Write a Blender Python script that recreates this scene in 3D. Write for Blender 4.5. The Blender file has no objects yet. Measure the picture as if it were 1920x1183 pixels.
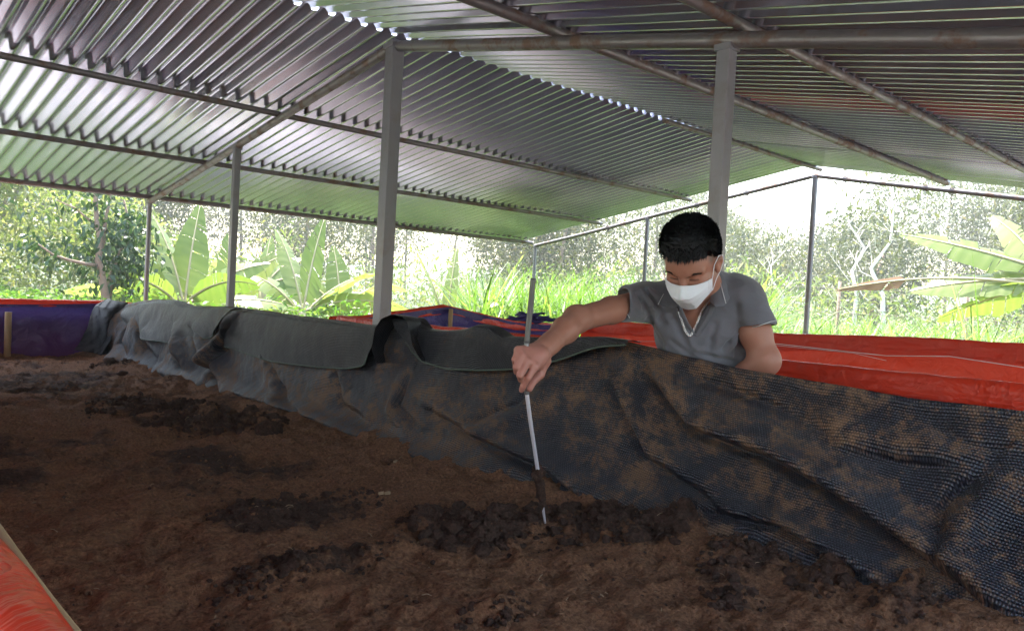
import bpy, math, random
import numpy as np
from mathutils import Vector, Matrix
rng = np.random.default_rng(7)
random.seed(7)
R_ = math.radians
sc = bpy.context.scene
COL = sc.collection

# ---------------------------------------------------------------- camera, sky, sun, exposure
CAMZ = 1.35
FPX = 1478.08
yaw, pit, rol = R_(47.024), R_(1.447), R_(3.056)
F = np.array([math.cos(yaw)*math.cos(pit), math.sin(yaw)*math.cos(pit), -math.sin(pit)])
Rt = np.cross(F, [0, 0, 1]); Rt /= np.linalg.norm(Rt); Up = np.cross(Rt, F)
Rt, Up = math.cos(rol)*Rt+math.sin(rol)*Up, -math.sin(rol)*Rt+math.cos(rol)*Up
cd = bpy.data.cameras.new('camera'); cam = bpy.data.objects.new('camera', cd); COL.objects.link(cam)
cd.sensor_width = 36; cd.lens = FPX/1920*36; cd.clip_end = 2000; cd.clip_start = .02
M = Matrix(((Rt[0], Up[0], -F[0], 0), (Rt[1], Up[1], -F[1], 0), (Rt[2], Up[2], -F[2], CAMZ), (0, 0, 0, 1)))
cam.matrix_world = M
sc.camera = cam

SUN_EL, SUN_AZ = R_(64), R_(75)          # azimuth counted from +X towards +Y
wd = bpy.data.worlds.new('World'); sc.world = wd; wd.use_nodes = True
nt = wd.node_tree; nt.nodes.clear()
sky = nt.nodes.new('ShaderNodeTexSky'); sky.sky_type = 'NISHITA'; sky.sun_disc = False
sky.sun_elevation = SUN_EL; sky.sun_rotation = math.pi/2-SUN_AZ
sky.air_density = 1.6; sky.dust_density = 3.0; sky.ozone_density = .8
bg = nt.nodes.new('ShaderNodeBackground'); bg.inputs[1].default_value = .15
wo = nt.nodes.new('ShaderNodeOutputWorld')
nt.links.new(sky.outputs[0], bg.inputs[0]); nt.links.new(bg.outputs[0], wo.inputs[0])
sl = bpy.data.lights.new('sun', 'SUN'); sl.energy = 4.0; sl.angle = R_(.5); sl.color = (1, .97, .92)
so = bpy.data.objects.new('sun', sl); COL.objects.link(so)
dv = Vector((math.cos(SUN_AZ)*math.cos(SUN_EL), math.sin(SUN_AZ)*math.cos(SUN_EL), math.sin(SUN_EL)))
so.rotation_euler = dv.to_track_quat('Z', 'Y').to_euler(); so.location = (0, 0, 30)
sc.view_settings.view_transform = 'Standard'; sc.view_settings.look = 'None'
sc.view_settings.exposure = 2.78; sc.view_settings.gamma = 1
sc.render.engine = 'CYCLES'
sc.cycles.max_bounces = 8; sc.cycles.diffuse_bounces = 5; sc.cycles.glossy_bounces = 4
sc.cycles.transmission_bounces = 4; sc.cycles.transparent_max_bounces = 8

# ---------------------------------------------------------------- helpers
def ray(px, py): return F+Rt*(px-960)/FPX-Up*(py-591.5)/FPX
def onX(px, py, X): d = ray(px, py); p = d*X/d[0]; return np.array([p[0], p[1], p[2]+CAMZ])
def onY(px, py, Y): d = ray(px, py); p = d*Y/d[1]; return np.array([p[0], p[1], p[2]+CAMZ])
def onZ(px, py, z): d = ray(px, py); p = d*(z-CAMZ)/d[2]; return np.array([p[0], p[1], z])
def dep(px, py, D): p = ray(px, py)*D; return np.array([p[0], p[1], p[2]+CAMZ])
def spot(px, dist, z=0.):                 # ground point at a bearing and a distance
    a = yaw-math.atan((px-960)/FPX); return np.array([math.cos(a)*dist, math.sin(a)*dist, z])

def mk(name, V, Fc, mat=None, parent=None, smooth=False, attrs=None, loc=None):
    V = np.asarray(V, np.float32)
    me = bpy.data.meshes.new(name)
    if isinstance(Fc, np.ndarray):
        n, k = Fc.shape
        me.vertices.add(len(V)); me.vertices.foreach_set('co', V.ravel())
        me.loops.add(n*k); me.loops.foreach_set('vertex_index', Fc.astype(np.int32).ravel())
        me.polygons.add(n); me.polygons.foreach_set('loop_start', np.arange(0, n*k, k, dtype=np.int32))
        me.polygons.foreach_set('loop_total', np.full(n, k, np.int32))
        me.update(calc_edges=True)
    else:
        me.from_pydata(V.tolist(), [], Fc)
    me.validate()
    if attrs:
        for k, a in attrs.items():
            a = np.asarray(a, np.float32)
            if a.ndim == 1:
                at = me.attributes.new(k, 'FLOAT', 'POINT'); at.data.foreach_set('value', a)
            else:
                at = me.attributes.new(k, 'FLOAT_VECTOR', 'POINT'); at.data.foreach_set('vector', a.ravel())
    if smooth: me.polygons.foreach_set('use_smooth', np.ones(len(me.polygons), bool))
    o = bpy.data.objects.new(name, me); COL.objects.link(o)
    if mat: me.materials.append(mat)
    if parent: o.parent = parent
    if loc is not None: o.location = loc
    return o
def tag(o, label=None, cat=None, group=None, kind=None):
    for k, v in (('label', label), ('category', cat), ('group', group), ('kind', kind)):
        if v: o[k] = v
    return o
def empty(name, loc=(0, 0, 0)):
    o = bpy.data.objects.new(name, None); COL.objects.link(o); o.location = loc; o.empty_display_size = .1
    return o
def join(parts):
    Vs, Fs, n = [], [], 0
    for V, Fc in parts:
        V = np.asarray(V, float); Vs.append(V); Fs += [tuple(i+n for i in f) for f in (Fc.tolist() if isinstance(Fc, np.ndarray) else Fc)]; n += len(V)
    return np.vstack(Vs), Fs
def tube(pts, rad, n=10, cap=True, square=False, up=None):
    pts = np.asarray(pts, float); m = len(pts)
    rad = np.full(m, rad, float) if np.isscalar(rad) else np.asarray(rad, float)
    T = np.gradient(pts, axis=0) if m > 1 else None
    T /= np.linalg.norm(T, axis=1)[:, None]
    ref = np.array(up if up is not None else ([0, 0, 1] if abs(T[0][2]) < .9 else [1, 0, 0]), float)
    V = []
    for i in range(m):
        a = np.cross(T[i], ref); a /= np.linalg.norm(a); b = np.cross(T[i], a); ref = -b if i == -1 else ref
        for k in range(n):
            th = 2*math.pi*(k+.5)/n
            r = rad[i]*(math.sqrt(2) if square else 1)
            V.append(pts[i]+r*(math.cos(th)*a+math.sin(th)*b))
    Fc = [(i*n+k, i*n+(k+1) % n, (i+1)*n+(k+1) % n, (i+1)*n+k) for i in range(m-1) for k in range(n)]
    if cap: Fc += [tuple(range(n))[::-1], tuple((m-1)*n+k for k in range(n))]
    return np.array(V), Fc
def grid_faces(nu, nv):
    i = np.arange(nu-1)[:, None]; j = np.arange(nv-1)[None, :]
    a = (i*nv+j).ravel()
    return np.stack([a, a+1, a+nv+1, a+nv], 1)
def hashn(ix, iy, iz=0, s=0):
    h = (ix.astype(np.int64)*374761393+iy.astype(np.int64)*668265263+np.asarray(iz).astype(np.int64)*2147483647+s*1274126177) & 0xffffffff
    h = ((h ^ (h >> 13))*1274126177) & 0xffffffff
    return ((h ^ (h >> 16)) & 0xffff)/65535.
def vnoise(x, y, s=0):
    ix, iy = np.floor(x), np.floor(y); fx, fy = x-ix, y-iy
    fx = fx*fx*(3-2*fx); fy = fy*fy*(3-2*fy)
    a = hashn(ix, iy, 0, s); b = hashn(ix+1, iy, 0, s); c = hashn(ix, iy+1, 0, s); d = hashn(ix+1, iy+1, 0, s)
    return (a*(1-fx)+b*fx)*(1-fy)+(c*(1-fx)+d*fx)*fy
def fbm(x, y, o=4, s=0, g=.5):
    t = 0; A = 1; n = 0
    for k in range(o):
        t = t+A*(vnoise(x, y, s+k*17)-.5)*2; n += A; A *= g; x = x*2.03+11.3; y = y*2.03+5.7
    return t/n

# ---------------------------------------------------------------- material helpers
class Mat:
    def __init__(s, name):
        s.m = bpy.data.materials.new(name); s.m.use_nodes = True; s.t = s.m.node_tree
        s.b = s.t.nodes['Principled BSDF']; s.out = s.t.nodes['Material Output']
    def n(s, typ, **kw):
        nd = s.t.nodes.new('ShaderNode'+typ)
        for k, v in kw.items():
            if k.startswith('i_'):
                key = k[2:]; key = int(key) if key.isdigit() else key.replace('_', ' ')
                if hasattr(v, 'is_linked') or isinstance(v, bpy.types.NodeSocket): s.t.links.new(v, nd.inputs[key])
                else: nd.inputs[key].default_value = v
            else: setattr(nd, k, v)
        return nd
    def math(s, op, a, b=None, c=None):
        nd = s.t.nodes.new('ShaderNodeMath'); nd.operation = op
        for i, v in enumerate((a, b, c)):
            if v is None: continue
            if isinstance(v, bpy.types.NodeSocket): s.t.links.new(v, nd.inputs[i])
            else: nd.inputs[i].default_value = v
        return nd.outputs[0]
    def ramp(s, fac, stops):
        nd = s.t.nodes.new('ShaderNodeValToRGB'); s.t.links.new(fac, nd.inputs[0])
        el = nd.color_ramp.elements
        while len(el) < len(stops): el.new(.5)
        for e, (p, c) in zip(el, stops): e.position = p; e.color = (*c, 1) if len(c) == 3 else c
        return nd.outputs[0]
    def mix(s, fac, a, b, mode='MIX'):
        nd = s.t.nodes.new('ShaderNodeMix'); nd.data_type = 'RGBA'; nd.blend_type = mode
        for k, v in ((0, fac), (6, a), (7, b)):
            if isinstance(v, bpy.types.NodeSocket): s.t.links.new(v, nd.inputs[k])
            else: nd.inputs[k].default_value = v if k == 0 else (*v, 1) if len(v) == 3 else v
        return nd.outputs[2]
    def noise(s, scale, detail=4, rough=.5, vec=None, dist=0):
        nd = s.n('TexNoise'); nd.inputs['Scale'].default_value = scale; nd.inputs['Detail'].default_value = detail
        nd.inputs['Roughness'].default_value = rough; nd.inputs['Distortion'].default_value = dist
        s.t.links.new(vec if vec else s.pos(), nd.inputs['Vector']); return nd.outputs[0]
    def pos(s):
        if not hasattr(s, '_p'): s._p = s.n('TexCoord').outputs['Object']
        return s._p
    def attr(s, name):
        return s.n('Attribute', attribute_name=name)
    def bump(s, h, strength=.5, dist=.01):
        nd = s.n('Bump'); nd.inputs['Strength'].default_value = strength; nd.inputs['Distance'].default_value = dist
        s.t.links.new(h, nd.inputs['Height']); s.t.links.new(nd.outputs[0], s.b.inputs['Normal']); return nd
    def set(s, **kw):
        for k, v in kw.items():
            key = k.replace('_', ' ')
            if isinstance(v, bpy.types.NodeSocket): s.t.links.new(v, s.b.inputs[key])
            else: s.b.inputs[key].default_value = (*v, 1) if isinstance(v, tuple) and len(v) == 3 and 'Radius' not in key else v
        return s

def m_galv():
    m = Mat('galvanised sheet'); n1 = m.noise(2.5, 5, .6); n2 = m.noise(60, 3)
    c = m.ramp(n1, [(.3, (.44, .45, .54)), (.7, (.58, .59, .69))])
    m.set(Base_Color=c, Metallic=.8, Roughness=m.math('MULTIPLY_ADD', n2, .08, .15))
    m.bump(m.noise(5, 2), .04, .01)
    return m.m
def m_pipe():
    m = Mat('rusty pipe'); n1 = m.noise(9, 6, .65); n2 = m.noise(60, 4)
    f = m.ramp(n1, [(.5, (0, 0, 0)), (.62, (1, 1, 1))])
    c = m.mix(f, (.20, .18, .18), m.mix(n2, (.11, .06, .04), (.20, .13, .095)))
    m.set(Base_Color=c, Metallic=m.math('MULTIPLY_ADD', f, -.5, .55), Roughness=m.math('MULTIPLY_ADD', f, .35, .42))
    m.bump(n2, .3, .004); return m.m
def m_post():
    m = Mat('grey steel post'); n1 = m.noise(5, 6, .65); n2 = m.noise(70, 4)
    c = m.mix(m.ramp(n1, [(.52, (0, 0, 0)), (.78, (1, 1, 1))]), (.25, .24, .26), (.20, .165, .15))
    m.set(Base_Color=c, Metallic=.35, Roughness=.48); m.bump(n2, .15, .002); return m.m
def m_tarp(name, c1, c2, rough=.3):
    m = Mat(name); n1 = m.noise(3, 5, .6); w = m.noise(7, 5, .62, dist=1.2)
    m.set(Base_Color=m.mix(n1, c1, c2), Roughness=rough, Specular_IOR_Level=.4)
    wv = m.n('TexWave', i_Scale=260., i_Distortion=.4); m.t.links.new(m.pos(), wv.inputs['Vector'])
    rg = m.math('ABSOLUTE', m.math('MULTIPLY_ADD', m.noise(4.5, 4, .55, dist=.8), 2., -1.))
    h = m.math('ADD', m.math('MULTIPLY', w, .7), m.math('MULTIPLY', m.math('POWER', rg, .6), -.7))
    m.bump(h, .38, .05)
    tr = m.n('BsdfTranslucent'); tr.inputs[0].default_value = (*c2, 1)
    ms = m.n('MixShader'); ms.inputs[0].default_value = .22
    m.t.links.new(m.b.outputs[0], ms.inputs[1]); m.t.links.new(tr.outputs[0], ms.inputs[2]); m.t.links.new(ms.outputs[0], m.out.inputs[0])
    return m.m
def m_net(name, mud=.5, dark=1.):
    m = Mat(name); a = m.attr('uvm').outputs['Vector']
    sx = m.n('SeparateXYZ'); m.t.links.new(a, sx.inputs[0]); u, v = sx.outputs[0], sx.outputs[1]
    wob = m.noise(3, 2, vec=a)
    vv = m.math('ADD', v, m.math('MULTIPLY', wob, .03))
    ph = m.math('MULTIPLY', vv, 2*math.pi/.0080)
    row = m.math('ABSOLUTE', m.math('SINE', m.math('MULTIPLY', ph, .5)))
    odd = m.math('MULTIPLY', m.math('FLOOR', m.math('DIVIDE', vv, .0080)), math.pi)
    fine = m.noise(160, 2, vec=a)
    st = m.math('SINE', m.math('ADD', m.math('ADD', m.math('MULTIPLY', u, 2*math.pi/.0078), m.math('MULTIPLY', fine, 3.)), odd))
    h = m.math('MULTIPLY', row, m.math('MULTIPLY_ADD', st, .35, .65))
    h2 = m.math('ADD', h, m.math('MULTIPLY', fine, .35))
    k = dark
    c = m.ramp(h2, [(.25, (.005*k, .0055*k, .010*k)), (.8, (.022*k, .024*k, .037*k)), (1, (.058*k, .062*k, .085*k))])
    big = m.noise(3.4, 4, .6, vec=a, dist=.5); med = m.noise(13, 8, .75, vec=a, dist=.3)
    mk_ = m.math('ADD', m.math('MULTIPLY', big, .27), m.math('MULTIPLY', med, .45))
    mk_ = m.math('ADD', mk_, m.math('MULTIPLY', m.noise(60, 6, .8, vec=a), .28))
    mk_ = m.math('ADD', mk_, m.math('MULTIPLY', h, .035))
    lo = .592-.10*mud
    mf = m.ramp(mk_, [(lo, (0, 0, 0)), (lo+.07, (.9, .9, .9))])
    dust = m.ramp(m.noise(1.3, 4, .6, vec=a), [(.45, (0, 0, 0)), (.75, (.30, .30, .30))])
    brown = m.mix(fine, (.13, .070, .038), (.36, .21, .115))
    c = m.mix(dust, c, m.mix(h, (.012, .008, .007), (.072, .046, .035)))
    c = m.mix(m.math('MULTIPLY', mf, m.math('MULTIPLY_ADD', h, .5, .5)), c, brown)
    m.set(Base_Color=c, Roughness=m.math('MULTIPLY_ADD', mf, .5, .36), Specular_IOR_Level=.42)
    m.bump(h2, .7, .005)
    return m.m
def m_leaf(name, stops, trans=.45, rough=.45, tcol=1.25):
    m = Mat(name); t = m.attr('tint').outputs['Fac']
    c = m.ramp(t, stops); m.set(Base_Color=c, Roughness=rough, Specular_IOR_Level=.4)
    tr = m.n('BsdfTranslucent'); m.t.links.new(m.mix(1., c, (tcol, tcol*1.02, tcol*.6), 'MULTIPLY'), tr.inputs[0])
    ms = m.n('MixShader'); ms.inputs[0].default_value = trans
    m.t.links.new(m.b.outputs[0], ms.inputs[1]); m.t.links.new(tr.outputs[0], ms.inputs[2]); m.t.links.new(ms.outputs[0], m.out.inputs[0])
    return m.m
def m_simple(name, c1, c2, scale=8, rough=.7, bump=.2, bscale=40, bd=.004, **kw):
    m = Mat(name); m.set(Base_Color=m.mix(m.noise(scale, 5, .6), c1, c2), Roughness=rough, **kw)
    if bump: m.bump(m.noise(bscale, 4), bump, bd)
    return m.m
def m_soil():
    m = Mat('compost'); w = m.attr('wet').outputs['Fac']
    n1 = m.noise(14, 7, .7); n2 = m.noise(90, 5, .7); n3 = m.noise(260, 3, .6)
    dry = m.ramp(n2, [(.3, (.12, .057, .032)), (.52, (.31, .152, .082)), (.75, (.50, .27, .14))])
    wet = m.ramp(n2, [(.3, (.048, .027, .021)), (.7, (.15, .084, .060))])
    f = m.math('ADD', w, m.math('ADD', m.math('MULTIPLY_ADD', n1, .9, -.45), m.math('MULTIPLY_ADD', m.noise(2.2, 5, .6), 1.6, -.85)))
    m.set(Base_Color=m.mix(m.ramp(f, [(.3, (0, 0, 0)), (.62, (1, 1, 1))]), dry, wet), Roughness=.92, Specular_IOR_Level=.2)
    hh = m.math('ADD', m.math('MULTIPLY', n2, .7), m.math('MULTIPLY', n3, .3))
    hh = m.math('ADD', hh, n1)
    m.bump(hh, 1., .03); return m.m

GALV, PIPE, POST = m_galv(), m_pipe(), m_post()
RED = m_tarp('red tarpaulin', (.62, .038, .014), (.74, .054, .018))
BLUE = m_tarp('violet blue tarpaulin', (.032, .022, .125), (.055, .038, .20), .34)
NET = m_net('knitted shade net', .85); NETC = m_net('shade net flap', .12, .6)
SOIL = m_soil()
BAMBOO = m_simple('bamboo', (.35, .22, .11), (.45, .30, .16))
WIRE = m_simple('tie wire', (.12, .09, .08), (.25, .2, .17))
BARK = m_simple('bark', (.16, .11, .08), (.30, .22, .16), 12, .9, .6, 30, .02)
PALEBARK = m_simple('pale bark', (.55, .48, .42), (.75, .70, .64), 5, .85, .4, 25, .02)
FERN = m_leaf('fern leaves', [(0, (0.039, 0.092, 0.011)), (.5, (0.085, 0.186, 0.024)), (1, (0.170, 0.279, 0.039))])
GRASS = m_leaf('grass blades', [(0, (0.046, 0.101, 0.019)), (.55, (0.109, 0.201, 0.039)), (.85, (0.217, 0.279, 0.085)), (1, (0.325, 0.295, 0.155))])
WOOD = m_leaf('wood leaves', [(0, (0.039, 0.050, 0.020)), (.5, (0.073, 0.091, 0.036)), (.85, (0.121, 0.130, 0.058)), (1, (0.174, 0.146, 0.087))], .35)
BUSH = m_leaf('broad leaves', [(0, (0.062, 0.101, 0.027)), (.6, (0.140, 0.186, 0.054)), (1, (0.264, 0.264, 0.109))])
DARKL = m_leaf('dark glossy leaves', [(0, (.018, .04, .014)), (.7, (.035, .075, .025)), (1, (.10, .17, .04))], .22, .35)
BAN = m_leaf('banana leaves', [(0, (0.062, 0.124, 0.019)), (.6, (0.149, 0.205, 0.050)), (1, (0.273, 0.298, 0.124))], .5, .3)
BAND = m_leaf('dry banana leaf', [(0, (0.136, 0.062, 0.031)), (1, (0.341, 0.236, 0.155))], .4, .8)

# ---------------------------------------------------------------- ground
def ground():
    r = np.concatenate([np.linspace(-14, 16, 61), [20, 26, 34, 45, 60, 90, 150, 300, 600]])
    r = np.concatenate([-r[:-62:-1][::1]*1, r]) if False else r
    xs = np.concatenate([[-600, -300, -120, -60, -30, -20], r])
    X, Y = np.meshgrid(xs, xs, indexing='ij'); d = np.hypot(X, Y)
    Z = fbm(X*.5, Y*.5, 3)*.06*np.clip((d-9)/4, 0, 1)+np.clip((d-16)/120, 0, 1)**1.1*6
    V = np.stack([X, Y, Z], -1).reshape(-1, 3)
    m = Mat('ground'); n = m.noise(.7, 6, .65); n2 = m.noise(9, 5, .7)
    c = m.mix(m.ramp(n, [(.34, (0, 0, 0)), (.5, (1, 1, 1))]), m.mix(n2, (.10, .13, .05), (.17, .20, .09)), m.mix(n2, (.21, .195, .20), (.33, .31, .315)))
    ln = m.n('VectorMath', operation='LENGTH'); m.t.links.new(m.pos(), ln.inputs[0])
    sp = m.n('SeparateXYZ'); m.t.links.new(m.pos(), sp.inputs[0])
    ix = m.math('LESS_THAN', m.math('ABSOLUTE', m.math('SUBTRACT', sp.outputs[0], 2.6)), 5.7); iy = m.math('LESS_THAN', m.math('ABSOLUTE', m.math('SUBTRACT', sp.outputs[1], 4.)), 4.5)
    c = m.mix(m.math('MULTIPLY', ix, iy), c, m.mix(n2, (.05, .040, .038), (.11, .09, .085)))  # ground under the roof painted darker, to darken the roof's reflections
    far_ = m.ramp(m.math('MULTIPLY', ln.outputs['Value'], .05), [(.5, (0, 0, 0)), (.62, (1, 1, 1))])
    c = m.mix(far_, c, m.mix(n2, (.03, .05, .015), (.065, .09, .03)))
    m.set(Base_Color=c, Roughness=.95); m.bump(n2, .6, .05)
    tag(mk('ground', V, grid_faces(len(xs), len(xs)), m.m, smooth=True), kind='structure')
ground()

# ---------------------------------------------------------------- the open shed
X0, XF, YR, YM, YE, YP = 2.7152, 8.1731, 4.0851, 6.3089, 8.3432, 1.754
ZR, SL, SR = 1.5149+CAMZ, .1687, .1817
YRE = -.55
zl = lambda y: ZR-SL*(y-YR)
zr = lambda y: ZR-SR*(YR-y)
shed = empty('open_shed', (X0, YR, 0)); tag(shed, 'open sided shed with a corrugated metal gable roof on slim grey posts', 'shed')
OFF = np.array([X0, YR, 0.])
def part(name, VF, mat, parent=shed, off=OFF, smooth=False, **kw):
    V, Fc = VF; return mk(name, np.asarray(V)-off, Fc, mat, parent, smooth, **kw)
def autosm(o, ang=40):
    me = o.data
    me.polygons.foreach_set('use_smooth', np.ones(len(me.polygons), bool))
    try: me.set_sharp_from_angle(angle=R_(ang))
    except Exception: pass
    return o
def sheet(name, xa, xb, ya, yb, zf, dz, seed):
    p = .107; prof = [(0, 0), (.030, 0), (.053, .031), (.084, .031), (.107, 0)]
    xs, hs = [], []
    nx = int((xb-xa)/p)
    for i in range(nx):
        for q, h in prof[:-1]: xs.append(xa+i*p+q); hs.append(h)
    xs = np.array(xs); hs = np.array(hs); ys = np.linspace(ya, yb, 40)
    X, Y = np.meshgrid(xs, ys, indexing='ij')
    bow = .006*np.sin(X*1.7+seed)+.005*fbm(X*1.1, Y*.9, 3, seed)
    lap = .0035*((np.floor((X-xa)/1.07) % 2))
    Z = zf(Y)+hs[:, None]+dz+bow+lap
    V = np.stack([X, Y, Z], -1).reshape(-1, 3)
    return V, grid_faces(len(xs), len(ys))
part('roof_sheet', sheet('l', -3.2, 8.04, YR-.005, YE+.22, zl, .022, 1), GALV)
part('roof_sheet', sheet('r', -3.2, 8.04, YRE-.15, YR+.09, zr, .034, 5), GALV)
def pipe(a, b, r, mat=PIPE, name='purlin', n=14, seg=14, sag=.004):
    a, b = np.array(a, float), np.array(b, float)
    t = np.linspace(0, 1, seg)[:, None]; P = a+(b-a)*t
    P[:, 2] += sag*np.sin(t[:, 0]*9+a[1]); P[:, 1] += sag*np.sin(t[:, 0]*7+a[0]*2) if abs(b[0]-a[0]) > 1 else 0
    return autosm(part(name, tube(P, r, n), mat))
for y in (5.5638, 6.9594): pipe((-3.2, y, zl(y)-.008), (8.03, y, zl(y)-.008), .022)
pipe((-3.2, YE, zl(YE)-.005), (8.1, YE, zl(YE)-.005), .024, name='eave_purlin')
for y in (2.7107, 1.6941, .3): pipe((-3.2, y, zr(y)+.012), (8.03, y, zr(y)+.012), .028 if y > 2 else .022)
pipe((X0+2.6, YR-.09, zr(YR-.09)+.012), (8.1, YR-.09, zr(YR-.09)+.012), .02, name='ridge_pole')
for x in (X0, -2.7):
    pipe((x, YR, ZR-.035), (x, YE+.02, zl(YE+.02)-.05), .03, name='rafter')
    pipe((x, YR, ZR-.035), (x, YRE, zr(YRE)-.055), .033, name='rafter')
pipe((XF, YR, ZR-.045), (XF, YE+.02, zl(YE)-.05), .024, name='rafter')
pipe((XF, YR, ZR-.045), (XF, YRE, zr(YRE)-.05), .024, name='rafter')
def post(x, y, z, r, sq=True, lean=(0, 0)):
    P = [(x+lean[0], y+lean[1], -.02), (x, y, z)]
    o = part('post', tube(P, r, 4 if sq else 14, True, sq, up=(1, 0, 0)), POST)
    if not sq: autosm(o)
    b = o.modifiers.new('b', 'BEVEL'); b.width = .004; b.segments = 2; b.limit_method = 'ANGLE'
    # welded cap plate on the top
    c = tube([(x, y, z-.012), (x, y, z+.012)], r*1.25, 4 if sq else 14, True, sq, up=(1, 0, 0))
    part('cap_plate', (np.asarray(c[0])-OFF-np.array([0, 0, 0])+OFF, c[1]), POST, parent=shed)
post(X0, YR, ZR-.045, .041); post(X0, YP, zr(YP)-.075, .029); post(X0, YM, zl(YM)-.06, .026); post(X0, YE, zl(YE)-.06, .022, False)
post(XF, YR, ZR-.06, .03, False); post(XF, YM, zl(YM)-.06, .026, False); post(XF, YE, zl(YE)-.06, .024, False)
post(X0, YRE+.3, zr(YRE+.3)-.08, .026); post(XF, YRE+.3, zr(YRE+.3)-.08, .026, False)
# wire ties at the far gable and weld lumps at the ridge post
def tie(x, y, z, r=.032, hang=.06):
    th = np.linspace(0, 6*math.pi, 40)
    P = np.stack([x-.02+.008*th/6, y+r*np.cos(th), z+r*np.sin(th)], 1)
    Q = np.array([[x, y, z-r], [x+.005, y+.008, z-r-hang*.5], [x-.004, y-.005, z-r-hang]])
    return join([tube(P, .0035, 5), tube(Q, .0035, 5)])
for y, f, h in ((5.5638, zl, .05), (6.9594, zl, .12), (2.7107, zr, .10), (2.95, zr, .02), (3.75, zr, .04), (4.9, zl, .08)):
    part('wire_tie', tie(XF-.0, y, f(y)-.05, .03, h), WIRE)
def blob(c, r, n=14, seed=0, amp=.25):
    th, ph = np.meshgrid(np.linspace(0, math.pi, n), np.linspace(0, 2*math.pi, 2*n, endpoint=False), indexing='ij')
    d = np.stack([np.sin(th)*np.cos(ph), np.sin(th)*np.sin(ph), np.cos(th)], -1).reshape(-1, 3)
    k = 1+amp*fbm(d[:, 0]*2.2+seed*3.1, d[:, 1]*2.2+d[:, 2]*3.7, 4, seed)*1.6
    V = np.array(c)+d*k[:, None]*np.array(r)
    m = 2*n
    Fc = [(i*m+j, (i+1)*m+j, (i+1)*m+(j+1) % m, i*m+(j+1) % m) for i in range(n-1) for j in range(m)]
    return V, Fc
autosm(part('weld_bead', blob((X0, YR, ZR-.03), (.048, .05, .03), 12, 3, .3), POST), 80)

# ---------------------------------------------------------------- tanks of tarpaulin
def curtain(p0, p1, ztop, zbot, seed, amp=.03, nu=None, nv=28, lean=0, thick=0):
    p0, p1 = np.array(p0, float), np.array(p1, float); L = np.linalg.norm(p1-p0); nu = nu or int(L/.03)+2
    t = np.linspace(0, 1, nu); s = np.linspace(0, 1, nv)
    T, S = np.meshgrid(t, s, indexing='ij'); nrm = np.array([-(p1-p0)[1], (p1-p0)[0]])/L
    u = T*L
    zt = ztop(u) if callable(ztop) else ztop+0*u
    Z = zt*(1-S)+zbot*S
    f = fbm(u*2.2+seed, Z*2.5, 4, seed)*amp+amp*.5*np.abs(fbm(u*4+Z*2.2, Z*1.2-u, 3, seed+3))*np.clip(S*4, 0, 1)
    f = f*(.25+.75*np.minimum(1, S*3))+lean*S
    V = np.stack([p0[0]+(p1-p0)[0]*T+nrm[0]*f, p0[1]+(p1-p0)[1]*T+nrm[1]*f, Z], -1).reshape(-1, 3)
    return V, grid_faces(nu, nv)
def rimflap(p0, p1, ztop, w, seed, drop=.09, side=1, nu=None):
    """tarp edge turned over a taut rope: a rounded roll and a hanging strip"""
    p0, p1 = np.array(p0, float), np.array(p1, float); L = np.linalg.norm(p1-p0); nu = nu or int(L/.02)+2
    nrm = side*np.array([-(p1-p0)[1], (p1-p0)[0]])/L
    t = np.linspace(0, 1, nu); nv = 22; s = np.linspace(0, 1, nv)
    T, S = np.meshgrid(t, s, indexing='ij'); u = T*L; zt = ztop(u) if callable(ztop) else ztop+0*u
    a = np.clip(S/.4, 0, 1)*math.pi
    off = -w*np.cos(a); zz = zt-w+w*np.sin(a)+.004
    low = np.clip((S-.4)/.6, 0, 1); dr = drop*(1+.35*fbm(u*1.3, u*0, 3, seed))
    zz = zz-low*dr
    off = off+low*(.012+.03*fbm(u*3+seed, low*1.5, 4, seed+2))
    zz = zz+.006*fbm(u*6, S*3, 3, seed)
    V = np.stack([p0[0]+(p1-p0)[0]*T+nrm[0]*off, p0[1]+(p1-p0)[1]*T+nrm[1]*off, zz], -1).reshape(-1, 3)
    return V, grid_faces(nu, nv)
def wobble(base, a, seed): return lambda u: base+a*fbm(u*.8+seed, u*0+seed, 3, seed)
O = np.zeros(3)
RZ = CAMZ-.2
# tank with the compost (the camera looks over its near wall)
t1 = empty('compost_tank', (1.1, 3, 0)); tag(t1, 'long tarpaulin lined tank holding brown compost, violet inside and red outside', 'tank')
O1 = np.array([1.1, 3., 0.])
def p1(name, VF, mat, **kw): return part(name, VF, mat, t1, O1, True, **kw)
p1('end_wall', curtain((.02, 7.78), (2.2, 7.78), lambda u: CAMZ-.315+.05*(u/2.2)**3, .2, 4, .07, nv=60), BLUE, )
p1('end_wall_rim', rimflap((.02, 7.82), (2.2, 7.82), lambda u: CAMZ-.265+.02*(u/2.2)**2, .025, 6, .05, -1), RED)
p1('end_wall_outer', curtain((-.02, 7.90), (2.25, 7.90), CAMZ-.29, 0, 8, .02), RED)
p1('far_wall', curtain((2.215, 7.8), (2.215, -1.6), CAMZ-.235, 0, 9, .01), RED)
def nz(u): # near wall rim with a sag
    y = 7.8-u; return RZ-.012+.03*np.exp(-((y-.9)/.5)**2)*0+.01*fbm(u*1.1, u*0, 2, 3)
p1('near_wall', curtain((.118, 7.8), (.118, -1.6), lambda u: nz(u)-.03, 0, 12, .012), RED)
p1('near_wall_rim', rimflap((.104, 7.8), (.104, -1.6), lambda u: nz(u)+.014, .032, 14, .3, 1), RED)
ty = np.linspace(7.7, -1.5, 200)
p1('hem_rope', tube(np.stack([.137+.003*np.sin(ty*9), ty, nz(7.8-ty)-.008], 1), .006, 8), BAMBOO)
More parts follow.
